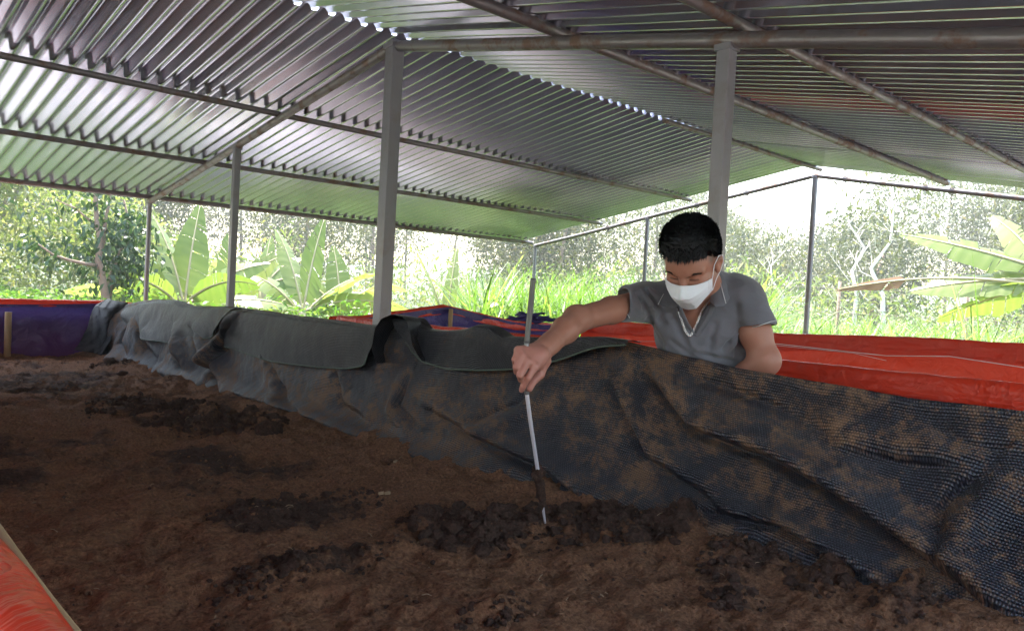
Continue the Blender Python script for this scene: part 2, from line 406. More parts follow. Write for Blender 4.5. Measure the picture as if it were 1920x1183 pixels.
P = onY(5, 572, 7.66); Q = onY(4, 665, 7.66)
p1('stake', tube([(P[0]+.035, 7.62, CAMZ-.36), (Q[0]+.03, 7.62, .5)], .026, 10), BAMBOO)
p1('back_stake', tube([(2.26, y_, 0) if False else (2.26, 6.2, 0), (2.26, 6.2, RZ-.05)], .022, 10), BAMBOO)

# second tank across the aisle
t2 = empty('compost_tank', (4.1, 2, 0)); tag(t2, 'wide red tarpaulin tank behind the man, its far rim held up by taut cords', 'tank')
O2 = np.array([4.1, 2., 0.])
def p2(name, VF, mat, **kw): return part(name, VF, mat, t2, O2, True, **kw)
xn = 2.87
p2('near_wall', curtain((xn, -1.5), (xn, 4.85), wobble(RZ-.01, .012, 3), 0, 21, .02, nv=40), RED)
p2('near_rim', rimflap((xn, -1.5), (xn, 4.85), wobble(RZ+.0, .014, 3), .022, 24, .05, 1), RED)
p2('near_lining', curtain((xn+.05, -1.5), (xn+.05, 4.85), RZ-.03, .2, 23, .02), BLUE)
farz = lambda u: np.interp(u, [0, 3.3, 4.4, 5.6, 6.35], [CAMZ-.10, CAMZ-.14, CAMZ-.185, CAMZ-.19, CAMZ-.21])+.012*fbm(u*1.5, u*0, 3, 8)
p2('far_wall', curtain((5.4, -1.5), (5.4, 4.85), farz, .2, 27, .07, nv=46), RED)
p2('far_rim', rimflap((5.4, -1.5), (5.4, 4.85), lambda u: farz(u)+.01, .02, 25, .10, 1), RED)
endz = lambda u: np.interp(u, [0, .25, 1.0, 1.75, 2.55], [RZ-.03, RZ-.02, RZ+.085, RZ-.03, RZ-.06])
p2('end_wall', curtain((xn, 4.9), (5.42, 4.9), endz, .2, 31, .05, nv=40), BLUE)
p2('end_rim', rimflap((xn-.02, 4.93), (5.42, 4.93), lambda u: endz(u)+.012, .022, 33, .05, -1), RED)
p2('stake', tube([(3.87, 4.86, 0), (3.87, 4.86, RZ+.07)], .018, 8), BAMBOO)
def cord(pts, r=.003): return tube(pts, r, 6)
CORD = m_simple('white cord', (.7, .66, .66), (.85, .8, .8))
g1 = [onX(px, py, 5.27) for px, py in ((1230, 628), (1461, 645), (1560, 656), (1662, 667), (1780, 668), (1919, 689), (2050, 708))]
p2('cord', cord(g1, .0025), CORD)
g2 = [onX(px, py, 5.30) for px, py in ((1180, 640), (1340, 640), (1461, 648), (1600, 662), (1662, 676))]
p2('cord', cord(g2, .0015), CORD)
# inside of the second tank: its own fill, low down
Xg, Yg = np.meshgrid(np.linspace(xn+.06, 5.38, 60), np.linspace(-1.4, 4.85, 120), indexing='ij')
Vg = np.stack([Xg, Yg, .62+.05*fbm(Xg*2, Yg*2, 4, 5)], -1).reshape(-1, 3)
o = mk('compost', Vg, grid_faces(60, 120), SOIL, smooth=True, attrs={'wet': np.full(len(Vg), .4)}); tag(o, 'dark compost lying low inside the wide red tank', 'compost', kind='stuff')
# bundled tarpaulin on the far corner of the second tank
cb = onX(1000, 597, 5.2)
t = np.linspace(0, 1, 60); parts_ = []
for k in range(4):
    P = np.stack([5.05+.03*k+.04*np.sin(t*5+k), 5.15-(t-.5)*.0+.0*t, RZ-.02+.022*k+0*t], 1)
    a = dep(948+k*6, 600-k*3, 7.0); b = dep(1048-k*9, 602-k*4, 6.85)
    P = a+(b-a)*t[:, None]; P[:, 2] += .012*np.sin(t*9+k*2)
    parts_.append(tube(P, .017*(1+.4*np.sin(t*14+k*1.7))*(.5+.5*np.sin(np.clip(t, .02, .98)*math.pi)**.4), 12))
o = mk('folded_tarpaulin', *join(parts_), BLUE, smooth=True); tag(o, 'crumpled dark blue tarpaulin bundle lying on the far corner of the red tank', 'tarpaulin')

# ---------------------------------------------------------------- compost in the first tank
def soil_field(X, Y):
    z = CAMZ-.735+.014*fbm(X*1.2, Y*1.2, 3, 1)+.028*fbm(X*4.5+Y, Y*4.5-X, 4, 2)+.045*(.35-np.abs(fbm(X*7-Y*4, Y*6+X*3, 4, 22)))+.019*fbm(X*14+3, Y*20, 5, 4, .65)
    wet = .24+.95*fbm(X*1.7+4, Y*1.3, 5, 9, .6)
    # crumbly heaps (x, y, rx, ry, height)
    for cx, cy, rx, ry, h, w in HEAPS:
        d = ((X-cx)/rx)**2+((Y-cy)/ry)**2
        k = np.exp(-d*1.2)
        crumb = np.abs(fbm(X*9+cx, Y*9, 4, 6, .6))
        z = z+k*h*(.35+1.5*crumb); wet = wet+w*np.clip(k*1.5, 0, 1)
    # the compost climbs a little to the net wall
    z = z+.05*np.clip((X-1.75)/.4, 0, 1)**2
    wet = wet+.25*np.clip(1-Y/1.6, 0, 1)*np.clip((1.7-X)/1., 0, 1)
    return z, wet
HEAPS = []
for px, py, rx, ry, h, w in ((300, 770, .3, .22, .05, .5), (400, 800, .28, .2, .075, .6), (480, 810, .14, .1, .09, .6), (230, 755, .18, .12, .03, .4), (560, 965, .26, .13, .03, .5), (480, 975, .12, .1, .03, .4),
        (820, 985, .12, .09, .06, .5), (900, 1010, .18, .10, .07, .6), (1000, 985, .2, .09, .06, .5), (1130, 1000, .22, .09, .06, .6), (1260, 1010, .2, .08, .06, .6), (1400, 1060, .16, .09, .05, .55), (1560, 1100, .14, .08, .045, .6), (1700, 1150, .12, .07, .04, .5),
        (600, 1060, .2, .08, .03, .5), (210, 690, .14, .1, .05, .5), (480, 1100, .12, .07, .02, .3), (930, 1160, .1, .05, .02, .3), (1380, 1130, .08, .05, .05, .3)):
    q = onZ(px, py, CAMZ-.735); HEAPS.append((q[0], q[1], rx, ry, h, w))
ys = [-1.2]
while ys[-1] < 7.75: ys.append(ys[-1]+max(.0075, .0052*max(ys[-1], .4)))
ys = np.array(ys); xs = np.linspace(.09, 2.25, 270)
X, Y = np.meshgrid(xs, ys, indexing='ij'); Z, Wt = soil_field(X, Y)
o = mk('compost', np.stack([X, Y, Z], -1).reshape(-1, 3), grid_faces(len(xs), len(ys)), SOIL, smooth=True, attrs={'wet': Wt.ravel()})
tag(o, 'dark brown crumbly compost filling the tank in front of the net', 'compost', kind='stuff')
def soilz(x, y): return float(Z[int(np.clip(np.searchsorted(xs, x), 0, len(xs)-1)), int(np.clip(np.searchsorted(ys, y), 0, len(ys)-1))])
# crumbs and clods
def ico(seed):
    V, Fc = blob((0, 0, 0), (1, 1, .75), 7, seed, .38); return V, np.array(Fc)
icos = [ico(s) for s in range(8)]
def lowico(seed):
    V, Fc = blob((0, 0, 0), (1, 1, .75), 5, seed, .38); return V, np.array(Fc)
lows = [lowico(s) for s in range(8)]
Vs, Fs, Ws, n = [], [], [], 0
def clod(x, y, r, wet, up=.3):
    global n
    V, Fc = (icos if r > .009 else lows)[rng.integers(8)]; a = rng.uniform(0, 6.28); c, s = math.cos(a), math.sin(a)
    W = V@np.array([[c, s, 0], [-s, c, 0], [0, 0, 1]])*r*rng.uniform(.7, 1.3, 3)
    Vs.append(W+np.array([x, y, soilz_arr[0]+r*up])); Fs.append(Fc+n); Ws.append(np.full(len(V), wet)); n += len(V)
for cx, cy, rx, ry, h, w in HEAPS:
    cnt = int(40+1500*rx*ry*4)
    for _ in range(cnt):
        a, q = rng.uniform(0, 6.28), rng.uniform(0, 1)**.6
        x, y = cx+rx*1.2*q*math.cos(a), cy+ry*1.3*q*math.sin(a)
        if x > 2.12: continue
        soilz_arr = [soilz(x, y)]
        clod(x, y, rng.uniform(.0025, .008)+.018*rng.uniform()**6*(h/.06), rng.uniform(.7, 1))
for px, py, r in ((570, 590, 0), (905, 1030, .024), (860, 1000, .02), (812, 968, .03), (1000, 960, .02), (500, 815, .05), (470, 790, .04), (205, 688, .045), (230, 700, .04), (320, 790, .035), (380, 760, .035), (1260, 985, .015), (1380, 1030, .015)):
    if r:
        q = onZ(px, py, CAMZ-.72)
        if q[0] < 2.12: soilz_arr = [soilz(q[0], q[1])]; clod(q[0], q[1], r, .95, .25)
for _ in range(9000):
    x, y = rng.uniform(.15, 2.1), .3+7.3*rng.uniform()**1.35
    soilz_arr = [soilz(x, y)]; clod(x, y, .002+.006*rng.uniform()**2.5, rng.uniform(0, .62), .0)
o = mk('compost_clods', np.vstack(Vs), np.vstack(Fs), SOIL, smooth=True, attrs={'wet': np.concatenate(Ws)})
tag(o, 'loose dark clods and crumbs scattered over the compost', 'clods', kind='stuff')
# straw and wood chips
STRAW = m_simple('straw', (.30, .19, .10), (.48, .36, .22), 30)
P_ = []
for _ in range(260):
    x, y = rng.uniform(.15, 2.05), .4+7*rng.uniform()**1.5
    z = soilz(x, y)+.004; a = rng.uniform(0, 6.28); L = rng.uniform(.006, .028); w = rng.uniform(.0005, .0012)
    d = np.array([math.cos(a), math.sin(a), rng.uniform(-.1, .5)])*L; mid = d*.5+np.array([0, 0, L*.15])
    P_.append(tube([(x, y, z), (x+mid[0], y+mid[1], z+mid[2]), (x+d[0], y+d[1], z+d[2])], w, 4))
for px, py in ((710, 942), (722, 940), (738, 878)):
    q = onZ(px, py, CAMZ-.73); q[2] = soilz(q[0], q[1])+.008
    V, Fc = tube([q, q+np.array([.008, -.014, .004])], .005, 4, True, True); P_.append((V, Fc))
tag(mk('straw_bits', *join(P_), STRAW), 'pale bits of straw and wood chips strewn on the compost', 'straw', kind='stuff')

# ---------------------------------------------------------------- shade net over the tank wall
SIL = [(225, 572), (255, 566), (285, 561), (330, 562), (350, 573), (440, 575), (520, 586), (560, 592), (700, 609), (800, 622), (860, 618), (945, 630), (1000, 632), (1130, 634), (1180, 641), (1230, 655), (1300, 672), (1380, 690), (1465, 705), (1600, 728), (1700, 745), (1920, 770), (2200, 812)]
SY = []; SZ = []
for px, py in SIL:
    q = onX(px, py, 2.195); SY.append(q[1]); SZ.append(q[2])
SY = np.array(SY)[::-1]; SZ = np.array(SZ)[::-1]
rimz = lambda y: np.interp(y, SY, SZ, left=SZ[0], right=SZ[-1])
def wallpt(px, py, X=2.13):
    q = onX(px, py, X); return (q[1], q[2])
# folds drawn as polylines on the wall: (points, amplitude towards the camera, half width, offset of the dark side)
FOLDS = [
 ([(1170, 655), (1235, 755), (1290, 812), (1440, 868), (1545, 920), (1640, 990), (1760, 1080), (1890, 1160)], .055, .055, 1),
 ([(1320, 960), (1460, 990), (1560, 1040), (1660, 1095), (1790, 1170)], .03, .035, 1),
 ([(1100, 660), (1150, 760), (1200, 860), (1330, 940), (1400, 1000)], .022, .05, 1),
 ([(1480, 730), (1500, 790), (1560, 850), (1700, 880), (1900, 870)], .010, .06, 1),
 ([(1700, 770), (1780, 830), (1860, 850), (1930, 860)], .010, .06, -1),
 ([(1850, 870), (1760, 960), (1750, 1040), (1800, 1090)], .025, .06, 1),
 ([(800, 770), (900, 830), (1010, 880), (1120, 945), (1260, 995)], .035, .05, 1),
 ([(440, 740), (560, 770), (700, 835), (860, 885), (980, 905)], .04, .045, 1),
 ([(505, 680), (545, 745), (600, 785), (720, 830)], .035, .05, -1),
 ([(450, 590), (410, 660), (395, 720)], .055, .07, -1),
 ([(365, 620), (385, 680), (425, 735)], .06, .09, 1),
 ([(330, 610), (335, 660), (350, 700)], .05, .10, 1),
 ([(262, 600), (270, 650), (300, 690)], .05, .14, 1),
 ([(232, 600), (232, 640), (250, 680)], .05, .14, -1),
 ([(620, 690), (640, 760), (700, 800)], .02, .06, 1),
 ([(760, 700), (740, 760), (800, 820)], .018, .05, -1),
 ([(1010, 700), (960, 760), (860, 800)], .016, .05, 1),
 ([(1250, 690), (1420, 760), (1500, 800)], .02, .05, -1)]
def seg_dist(Y, Z, poly):
    best = np.full(Y.shape, 9.); sgn = np.ones(Y.shape); tt = np.zeros(Y.shape); L = 0
    P = np.array(poly); tot = np.linalg.norm(np.diff(P, axis=0), axis=1).sum()
    for a, b in zip(P[:-1], P[1:]):
        d = b-a; l2 = d@d; t = np.clip(((Y-a[0])*d[0]+(Z-a[1])*d[1])/l2, 0, 1)
        ex, ez = Y-a[0]-t*d[0], Z-a[1]-t*d[1]; dd = np.hypot(ex, ez)
        s = np.sign(d[0]*ez-d[1]*ex); m = dd < best
        best = np.where(m, dd, best); sgn = np.where(m, s, sgn); tt = np.where(m, (L+t*math.sqrt(l2))/tot, tt); L += math.sqrt(l2)
    return best, sgn, tt
FOLDW = [([wallpt(*q) for q in pl], a, w, s) for pl, a, w, s in FOLDS]
def net_disp(Y, Z):
    D = np.zeros(Y.shape)
    for pl, a, w, s in FOLDW:
        d, sg, t = seg_dist(Y, Z, pl); env = np.sin(np.clip(t, .0, 1)*math.pi*.86+.22)
        x = d*sg*s/w
        D += 1.5*a*env*(np.exp(-((x+.9)/.75)**2)-.75*np.exp(-(x/.30)**2))
    return D
ybot = np.array([wallpt(px, py, 2.12) for px, py in ((1920, 1195), (1850, 1180), (1600, 1090), (1350, 1005), (1000, 905), (860, 870), (600, 800), (440, 755), (400, 740), (300, 705), (200, 668))])
def make_net():
    ny, nv = 1150, 230
    yy = np.concatenate([[-1.2], -1.2+np.cumsum(np.interp(np.linspace(0, 1, ny-1), [0, 1], [.0035, .0125]))])
    yy = -1.2+(yy+1.2)*(9.05/(yy[-1]+1.2)); yy = yy[yy < 7.82]; ny = len(yy)
    s = np.linspace(0, 1, nv)
    Yy, S = np.meshgrid(yy, s, indexing='ij')
    zt = rimz(Yy); zt = zt+.004*fbm(Yy*6, Yy*0, 3, 12)
    # 0-.12: behind the wall, .12-.2 over the rim, then down to the compost and a short foot
    back = np.clip(S/.10, 0, 1); over = np.clip((S-.10)/.05, 0, 1); down = np.clip((S-.15)/.77, 0, 1); foot = np.clip((S-.92)/.08, 0, 1)
    zb = CAMZ-.742+.01*fbm(Yy*2, Yy*0, 3, 2)
    a = over*math.pi
    X = 2.235-.045*(1-np.cos(a))/2*1.0
    Z = zt-.03-.22*(1-back)+.03*np.sin(a)
    Z = Z*(1-down)+zb*down
    Z = np.where(S < .15, zt-.03-.22*(1-back)+.03*np.sin(a), (zt-.03)*(1-down)+zb*down)
    X = X-.055*down**1.4-.05*np.exp(-((down-.93)/.09)**2)
    dd = net_disp(Yy, Z)
    k = np.clip(down*9, 0, 1)
    sag = .020*fbm(Yy*1.8, Z*2.5, 3, 3)+.014*(.4-np.abs(fbm(Yy*2.3+Z*3.5, Z*3-Yy, 3, 44)))+.006*fbm(Yy*7+Z*3, Z*6, 3, 5)+.0025*fbm(Yy*22, Z*22, 3, 6)
    sag = sag+.010*fbm(Yy*9+Z*5, Z*7-Yy*3, 3, 77)*np.clip((Yy-2.5)/2, 0, 1)
    X = X-k*(dd+sag*1.4+.02*np.sin(down*math.pi))
    X = X-k*np.clip((Yy-4.2)/1.5, 0, 1)*(.045*np.sin(Yy*6.5+Z*3+1.5*np.sin(Yy*1.7))*np.sin(down*math.pi)**.7+.02)
    yb = .03*fbm(Yy*1.4, Yy*0, 2, 31)
    X = X+foot*.11; Z = Z-foot*.035+foot*0*yb
    X = np.minimum(X, 2.2+.05*(1-np.clip(S/.15, 0, 1)))
    V = np.stack([X, Yy, Z], -1).reshape(-1, 3)
    U = np.stack([Yy, (zt-Z)+.0*S, 0*S], -1).reshape(-1, 3)
    U[:, 1] += (dd*.8*k).ravel()
    return V, grid_faces(ny, nv), U
net = empty('shade_net', (2.19, 3, 0)); tag(net, 'black knitted shade net caked with brown mud, draped over the tank wall', 'net')
ON = np.array([2.19, 3., 0.])
V, Fc, U = make_net()
mk('net_sheet', V-ON, Fc, NET, net, True, {'uvm': U})
# turned-over flaps: lower edges given on the wall
def flap(top, low, seed, mat=NETC, x0=2.158, bulge=.035, nv=60, nu=260, wave=.012, over=True, name='folded_flap'):
    tp = np.array([wallpt(px, py, x0) for px, py in top]); lp = np.array([wallpt(px, py, x0) for px, py in low])
    def res(P, n):
        L = np.concatenate([[0], np.cumsum(np.linalg.norm(np.diff(P, axis=0), axis=1))]); q = np.linspace(0, L[-1], n)
        A = np.stack([np.interp(q, L, P[:, 0]), np.interp(q, L, P[:, 1])], 1)
        k = np.hanning(15); k /= k.sum()
        for c in range(2):
            A[:, c] = np.convolve(np.pad(A[:, c], 7, mode='reflect', reflect_type='odd'), k, 'valid')
        return A
    A, B = res(tp, nu), res(lp, nu)
    s = np.linspace(0, 1, nv)[None, :, None]
    P = A[:, None, :]*(1-s)+B[:, None, :]*s
    Y, Z = P[..., 0], P[..., 1]; S = np.repeat(s[..., 0], nu, 0); T = np.linspace(0, 1, nu)[:, None]+0*S
    X = x0-bulge*np.sin(S**.8*math.pi*.8)-wave*fbm(Y*2.6+seed, Z*2.2, 4, seed)*1.6-.02*S-.004*fbm(Y*12, Z*12, 3, seed+4)
    X = X-.018*np.sin(T*9+S*2+seed)*S
    # first rows roll back over the rim
    r = np.clip(1-S/.12, 0, 1); X = X+.06*r**1.5; Z = Z-.012*r**3
    X = X-np.maximum(0, net_disp(Y, Z))*.8
    V = np.stack([X, Y, Z], -1).reshape(-1, 3); U = np.stack([Y*1.02+.3*seed, A[:, None, 1]-Z+.05*np.sin(Y*3), 0*Y], -1).reshape(-1, 3)
    o = mk(name, V-ON, grid_faces(nu, nv), mat, net, True, {'uvm': U})
    # hem
    E_ = V.reshape(nu, nv, 3)[:, -1]
    mk('hem', join([tube(E_[::4], .0035, 6)])[0]-ON, tube(E_[::4], .0035, 6)[1], HEM, o, True)
    return o
HEM = m_simple('net hem', (.05, .075, .06), (.10, .13, .10), 30)
flap([(238, 577), (262, 566), (290, 560), (330, 561), (352, 570), (400, 573), (443, 575)], [(243, 600), (262, 622), (290, 636), (330, 642), (370, 640), (400, 634), (420, 625)], 1)
flap([(446, 576), (500, 582), (560, 590), (640, 599), (700, 607), (742, 590)], [(425, 650), (470, 662), (530, 678), (600, 688), (660, 691), (695, 686), (706, 660)], 2, bulge=.03)
flap([(735, 591), (775, 590), (792, 612), (830, 615), (870, 611), (890, 602), (915, 606), (945, 626), (1000, 628), (1060, 629), (1130, 629), (1185, 637)], [(765, 640), (778, 660), (800, 678), (850, 691), (910, 694), (970, 692), (1020, 684), (1060, 674), (1100, 661), (1140, 650), (1200, 646)], 3, bulge=.03)
# loop of net standing up between the two long flaps
def loop():
    c = [(706, 680), (700, 655), (708, 620), (722, 598), (742, 589), (762, 592), (772, 604), (774, 625), (780, 655), (790, 676)]
    P = np.array([wallpt(px, py, 2.11) for px, py in c]); L = np.linspace(0, 1, len(c)); q = np.linspace(0, 1, 90)
    y = np.interp(q, L, P[:, 0]); z = np.interp(q, L, P[:, 1]); k = np.hanning(13); k /= k.sum()
    y = np.convolve(np.pad(y, 6, mode='reflect', reflect_type='odd'), k, 'valid'); z = np.convolve(np.pad(z, 6, mode='reflect', reflect_type='odd'), k, 'valid')
    s = np.linspace(0, 1, 30)
    Q, S = np.meshgrid(q, s, indexing='ij')
    Y = y[:, None]+.03*(S-.5); Z = z[:, None]-.01*S**2; X = 2.10+.13*S+.01*fbm(Q*8, S*3, 3, 3)-.03*np.sin(Q*math.pi)
    V = np.stack([X, Y, Z], -1).reshape(-1, 3)
    mk('folded_flap', V-ON, grid_faces(90, 30), NETC, net, True, {'uvm': np.stack([Q*.5, S*.13, 0*S], -1).reshape(-1, 3)})
    # the face below the loop
loop()
# tongue of net over the violet end wall
def tongue():
    Lf = [(198, 559), (181, 572), (176, 592), (170, 615), (155, 640), (136, 655)]
    Rg = [(240, 570), (232, 590), (222, 615), (212, 640), (205, 658), (210, 668)]
    A = np.array([onY(px, py, 7.62) for px, py in Lf]); B = np.array([onY(px, py, 7.45) for px, py in Rg])
    q = np.linspace(0, 1, 80); l = np.linspace(0, 1, len(Lf))
    A = np.stack([np.interp(q, l, A[:, c]) for c in range(3)], 1); B = np.stack([np.interp(q, l, B[:, c]) for c in range(3)], 1)
    s = np.linspace(0, 1, 50)[None, :, None]
    P = A[:, None]*(1-s)+B[:, None]*s; S = s[..., 0]+0*P[..., 0]; Q = q[:, None]+0*S
    P[..., 1] -= .22*np.sin(S*math.pi)*(1-.4*Q)+.05*fbm(S*4+Q*2, Q*3, 4, 2)+.06*np.abs(fbm(S*6-Q*2, Q*2, 2, 8))
    P[..., 0] -= .05*np.sin(S*math.pi*2+Q*3)*.5
    V = P.reshape(-1, 3); U = np.stack([Q*1., S*.7, 0*S], -1).reshape(-1, 3)
    mk('folded_flap', V-ON, grid_faces(80, 50), NETC, net, True, {'uvm': U})
tongue()

# ---------------------------------------------------------------- the man (signed distance fields -> one continuous skin)
def C(px, py, D): return np.array([(px-960)/FPX*D, -(py-591.5)/FPX*D, D])       # camera-aligned metric frame, used only while modelling
def toW(V):
    V = np.asarray(V, float); W = V[:, :1]*Rt+V[:, 1:2]*Up+V[:, 2:3]*F; W[:, 2] += CAMZ; return W
def fromW(p):
    p = np.asarray(p, float)-np.array([0, 0, CAMZ]); return np.array([p@Rt, p@Up, p@F])
class SDF:
    def __init__(s, ax): s.ax = [np.asarray(a, np.float32) for a in ax]; s.f = np.full([len(a) for a in s.ax], .06, np.float32)
    def sub(s, lo, hi):
        sl = tuple(slice(max(0, np.searchsorted(a, l)-1), min(len(a), np.searchsorted(a, h)+1)) for a, l, h in zip(s.ax, lo, hi))
        return sl, np.meshgrid(*[a[q] for a, q in zip(s.ax, sl)], indexing='ij')
    def put(s, fn, lo, hi, k=.01, mode='u'):
        m = max(k, .01)+.012
        sl, (X, Y, Z) = s.sub(np.asarray(lo)-m, np.asarray(hi)+m)
        if X.size == 0: return
        d = fn(X, Y, Z).astype(np.float32); f = s.f[sl]
        if mode == 'u':
            h = np.clip(.5+.5*(f-d)/k, 0, 1); s.f[sl] = f*(1-h)+d*h-k*h*(1-h)
        elif mode == 's':
            h = np.clip(.5-.5*(f+d)/k, 0, 1); s.f[sl] = f*(1-h)-d*h+k*h*(1-h)
        elif mode == 'i':
            h = np.clip(.5-.5*(d-f)/k, 0, 1); s.f[sl] = d*(1-h)+f*h+k*h*(1-h)
    def cap(s, a, b, ra, rb=None, k=.01, mode='u', flat=None):
        a, b = np.asarray(a, float), np.asarray(b, float); rb = ra if rb is None else rb
        ba = b-a; L2 = ba@ba; r = max(ra, rb)
        def fn(X, Y, Z):
            t = np.clip(((X-a[0])*ba[0]+(Y-a[1])*ba[1]+(Z-a[2])*ba[2])/L2, 0, 1)
            return np.sqrt((X-a[0]-t*ba[0])**2+(Y-a[1]-t*ba[1])**2+(Z-a[2]-t*ba[2])**2)-(ra+(rb-ra)*t)
        s.put(fn, np.minimum(a, b)-r, np.maximum(a, b)+r, k, mode)
    def ell(s, c, r, k=.01, mode='u', fr=None):
        c, r = np.asarray(c, float), np.asarray(r, float); fr = np.eye(3) if fr is None else fr
        def fn(X, Y, Z):
            q = [(X-c[0])*fr[i][0]+(Y-c[1])*fr[i][1]+(Z-c[2])*fr[i][2] for i in range(3)]
            k0 = np.sqrt((q[0]/r[0])**2+(q[1]/r[1])**2+(q[2]/r[2])**2)+1e-6
            k1 = np.sqrt((q[0]/r[0]**2)**2+(q[1]/r[1]**2)**2+(q[2]/r[2]**2)**2)+1e-6
            return k0*(k0-1)/k1
        R = r.max(); s.put(fn, c-R, c+R, k, mode)
    def mesh(s):
        f = s.f; ins = f < 0
        n = [a-1 for a in f.shape]
        cnt = np.zeros(n, np.int8)
        for i in (0, 1):
            for j in (0, 1):
                for k in (0, 1): cnt += ins[i:i+n[0], j:j+n[1], k:k+n[2]]
        act = (cnt > 0) & (cnt < 8); ids = np.full(n, -1, np.int64); I, J, K = np.nonzero(act); ids[I, J, K] = np.arange(len(I))
        acc = np.zeros((len(I), 3)); w = np.zeros(len(I)); co = [(0, 0, 0), (1, 0, 0), (0, 1, 0), (1, 1, 0), (0, 0, 1), (1, 0, 1), (0, 1, 1), (1, 1, 1)]
        for a in range(8):
            for ax in range(3):
                if co[a][ax]: continue
                b = list(co[a]); b[ax] = 1
                fa = f[I+co[a][0], J+co[a][1], K+co[a][2]]; fb = f[I+b[0], J+b[1], K+b[2]]
                m = (fa < 0) != (fb < 0); t = np.where(m, fa/np.where(fa == fb, 1, fa-fb), 0)
                idx = [I, J, K]; P = []
                for q in range(3):
                    base = s.ax[q][idx[q]+co[a][q]]
                    P.append(base+(t*(s.ax[q][idx[q]+b[q]]-base) if q == ax else 0))
                acc += np.stack(P, 1)*m[:, None]; w += m
        V = acc/np.maximum(w, 1)[:, None]
        Fs = []
        for ax in range(3):
            a = [slice(1, -1)]*3; a[ax] = slice(0, -1); b = [slice(1, -1)]*3; b[ax] = slice(1, None)
            A, B = ins[tuple(a)], ins[tuple(b)]
            for flip in (False, True):
                m = (A & ~B) if not flip else (~A & B)
                idx = list(np.nonzero(m)); u, v = (ax+1) % 3, (ax+2) % 3
                idx[u] = idx[u]+1; idx[v] = idx[v]+1
                def g(du, dv):
                    q = [x for x in idx]; q[u] = q[u]-du; q[v] = q[v]-dv; return ids[q[0], q[1], q[2]]
                quad = np.stack([g(1, 1), g(0, 1), g(0, 0), g(1, 0)], 1)
                Fs.append(quad[:, ::-1] if flip else quad)
        return V, np.vstack(Fs)
def axis_(lo, hi, step, fine=()):
    out = [lo]
    while out[-1] < hi:
        st = step
        for a, b, q in fine:
            if a-.003 < out[-1] < b: st = q
        out.append(out[-1]+st)
    return np.array(out)

# key joints
NB = C(1326, 548, 2.70)                               # base of the neck
SR_, SL_ = C(1205, 566, 2.71), C(1395, 562, 2.66)     # shoulders
ER, WR = C(1082, 599, 2.45), C(1019, 655, 2.24)       # his right elbow and wrist
EL, WL = C(1434, 676, 2.62), C(1352, 742, 2.70)
CH, BE = C(1313, 622, 2.77), C(1322, 720, 2.86)
PE = fromW((2.60, 1.62, .86))
# head frame: hx to his left (picture right), hy out of the face, hz up
hp, hyw, hr = R_(37), R_(33), R_(6)
hy = np.array([-math.sin(hyw)*math.cos(hp), -math.sin(hp), -math.cos(hyw)*math.cos(hp)])
hx = np.cross(hy, [0, 1, 0]); hx = -hx/np.linalg.norm(hx)
if hx[0] < 0: hx = -hx
hz = np.cross(hx, hy); hz = hz if hz[1] > 0 else -hz
hx, hz = math.cos(hr)*hx-math.sin(hr)*hz, math.sin(hr)*hx+math.cos(hr)*hz
HF = [hx, hy, hz]
HC = C(1297, 492, 2.47)
def H(x, y, z): return HC+x*hx+y*hy+z*hz
def Hm(P): P = np.asarray(P, float); return HC+P[:, :1]*hx+P[:, 1:2]*hy+P[:, 2:3]*hz

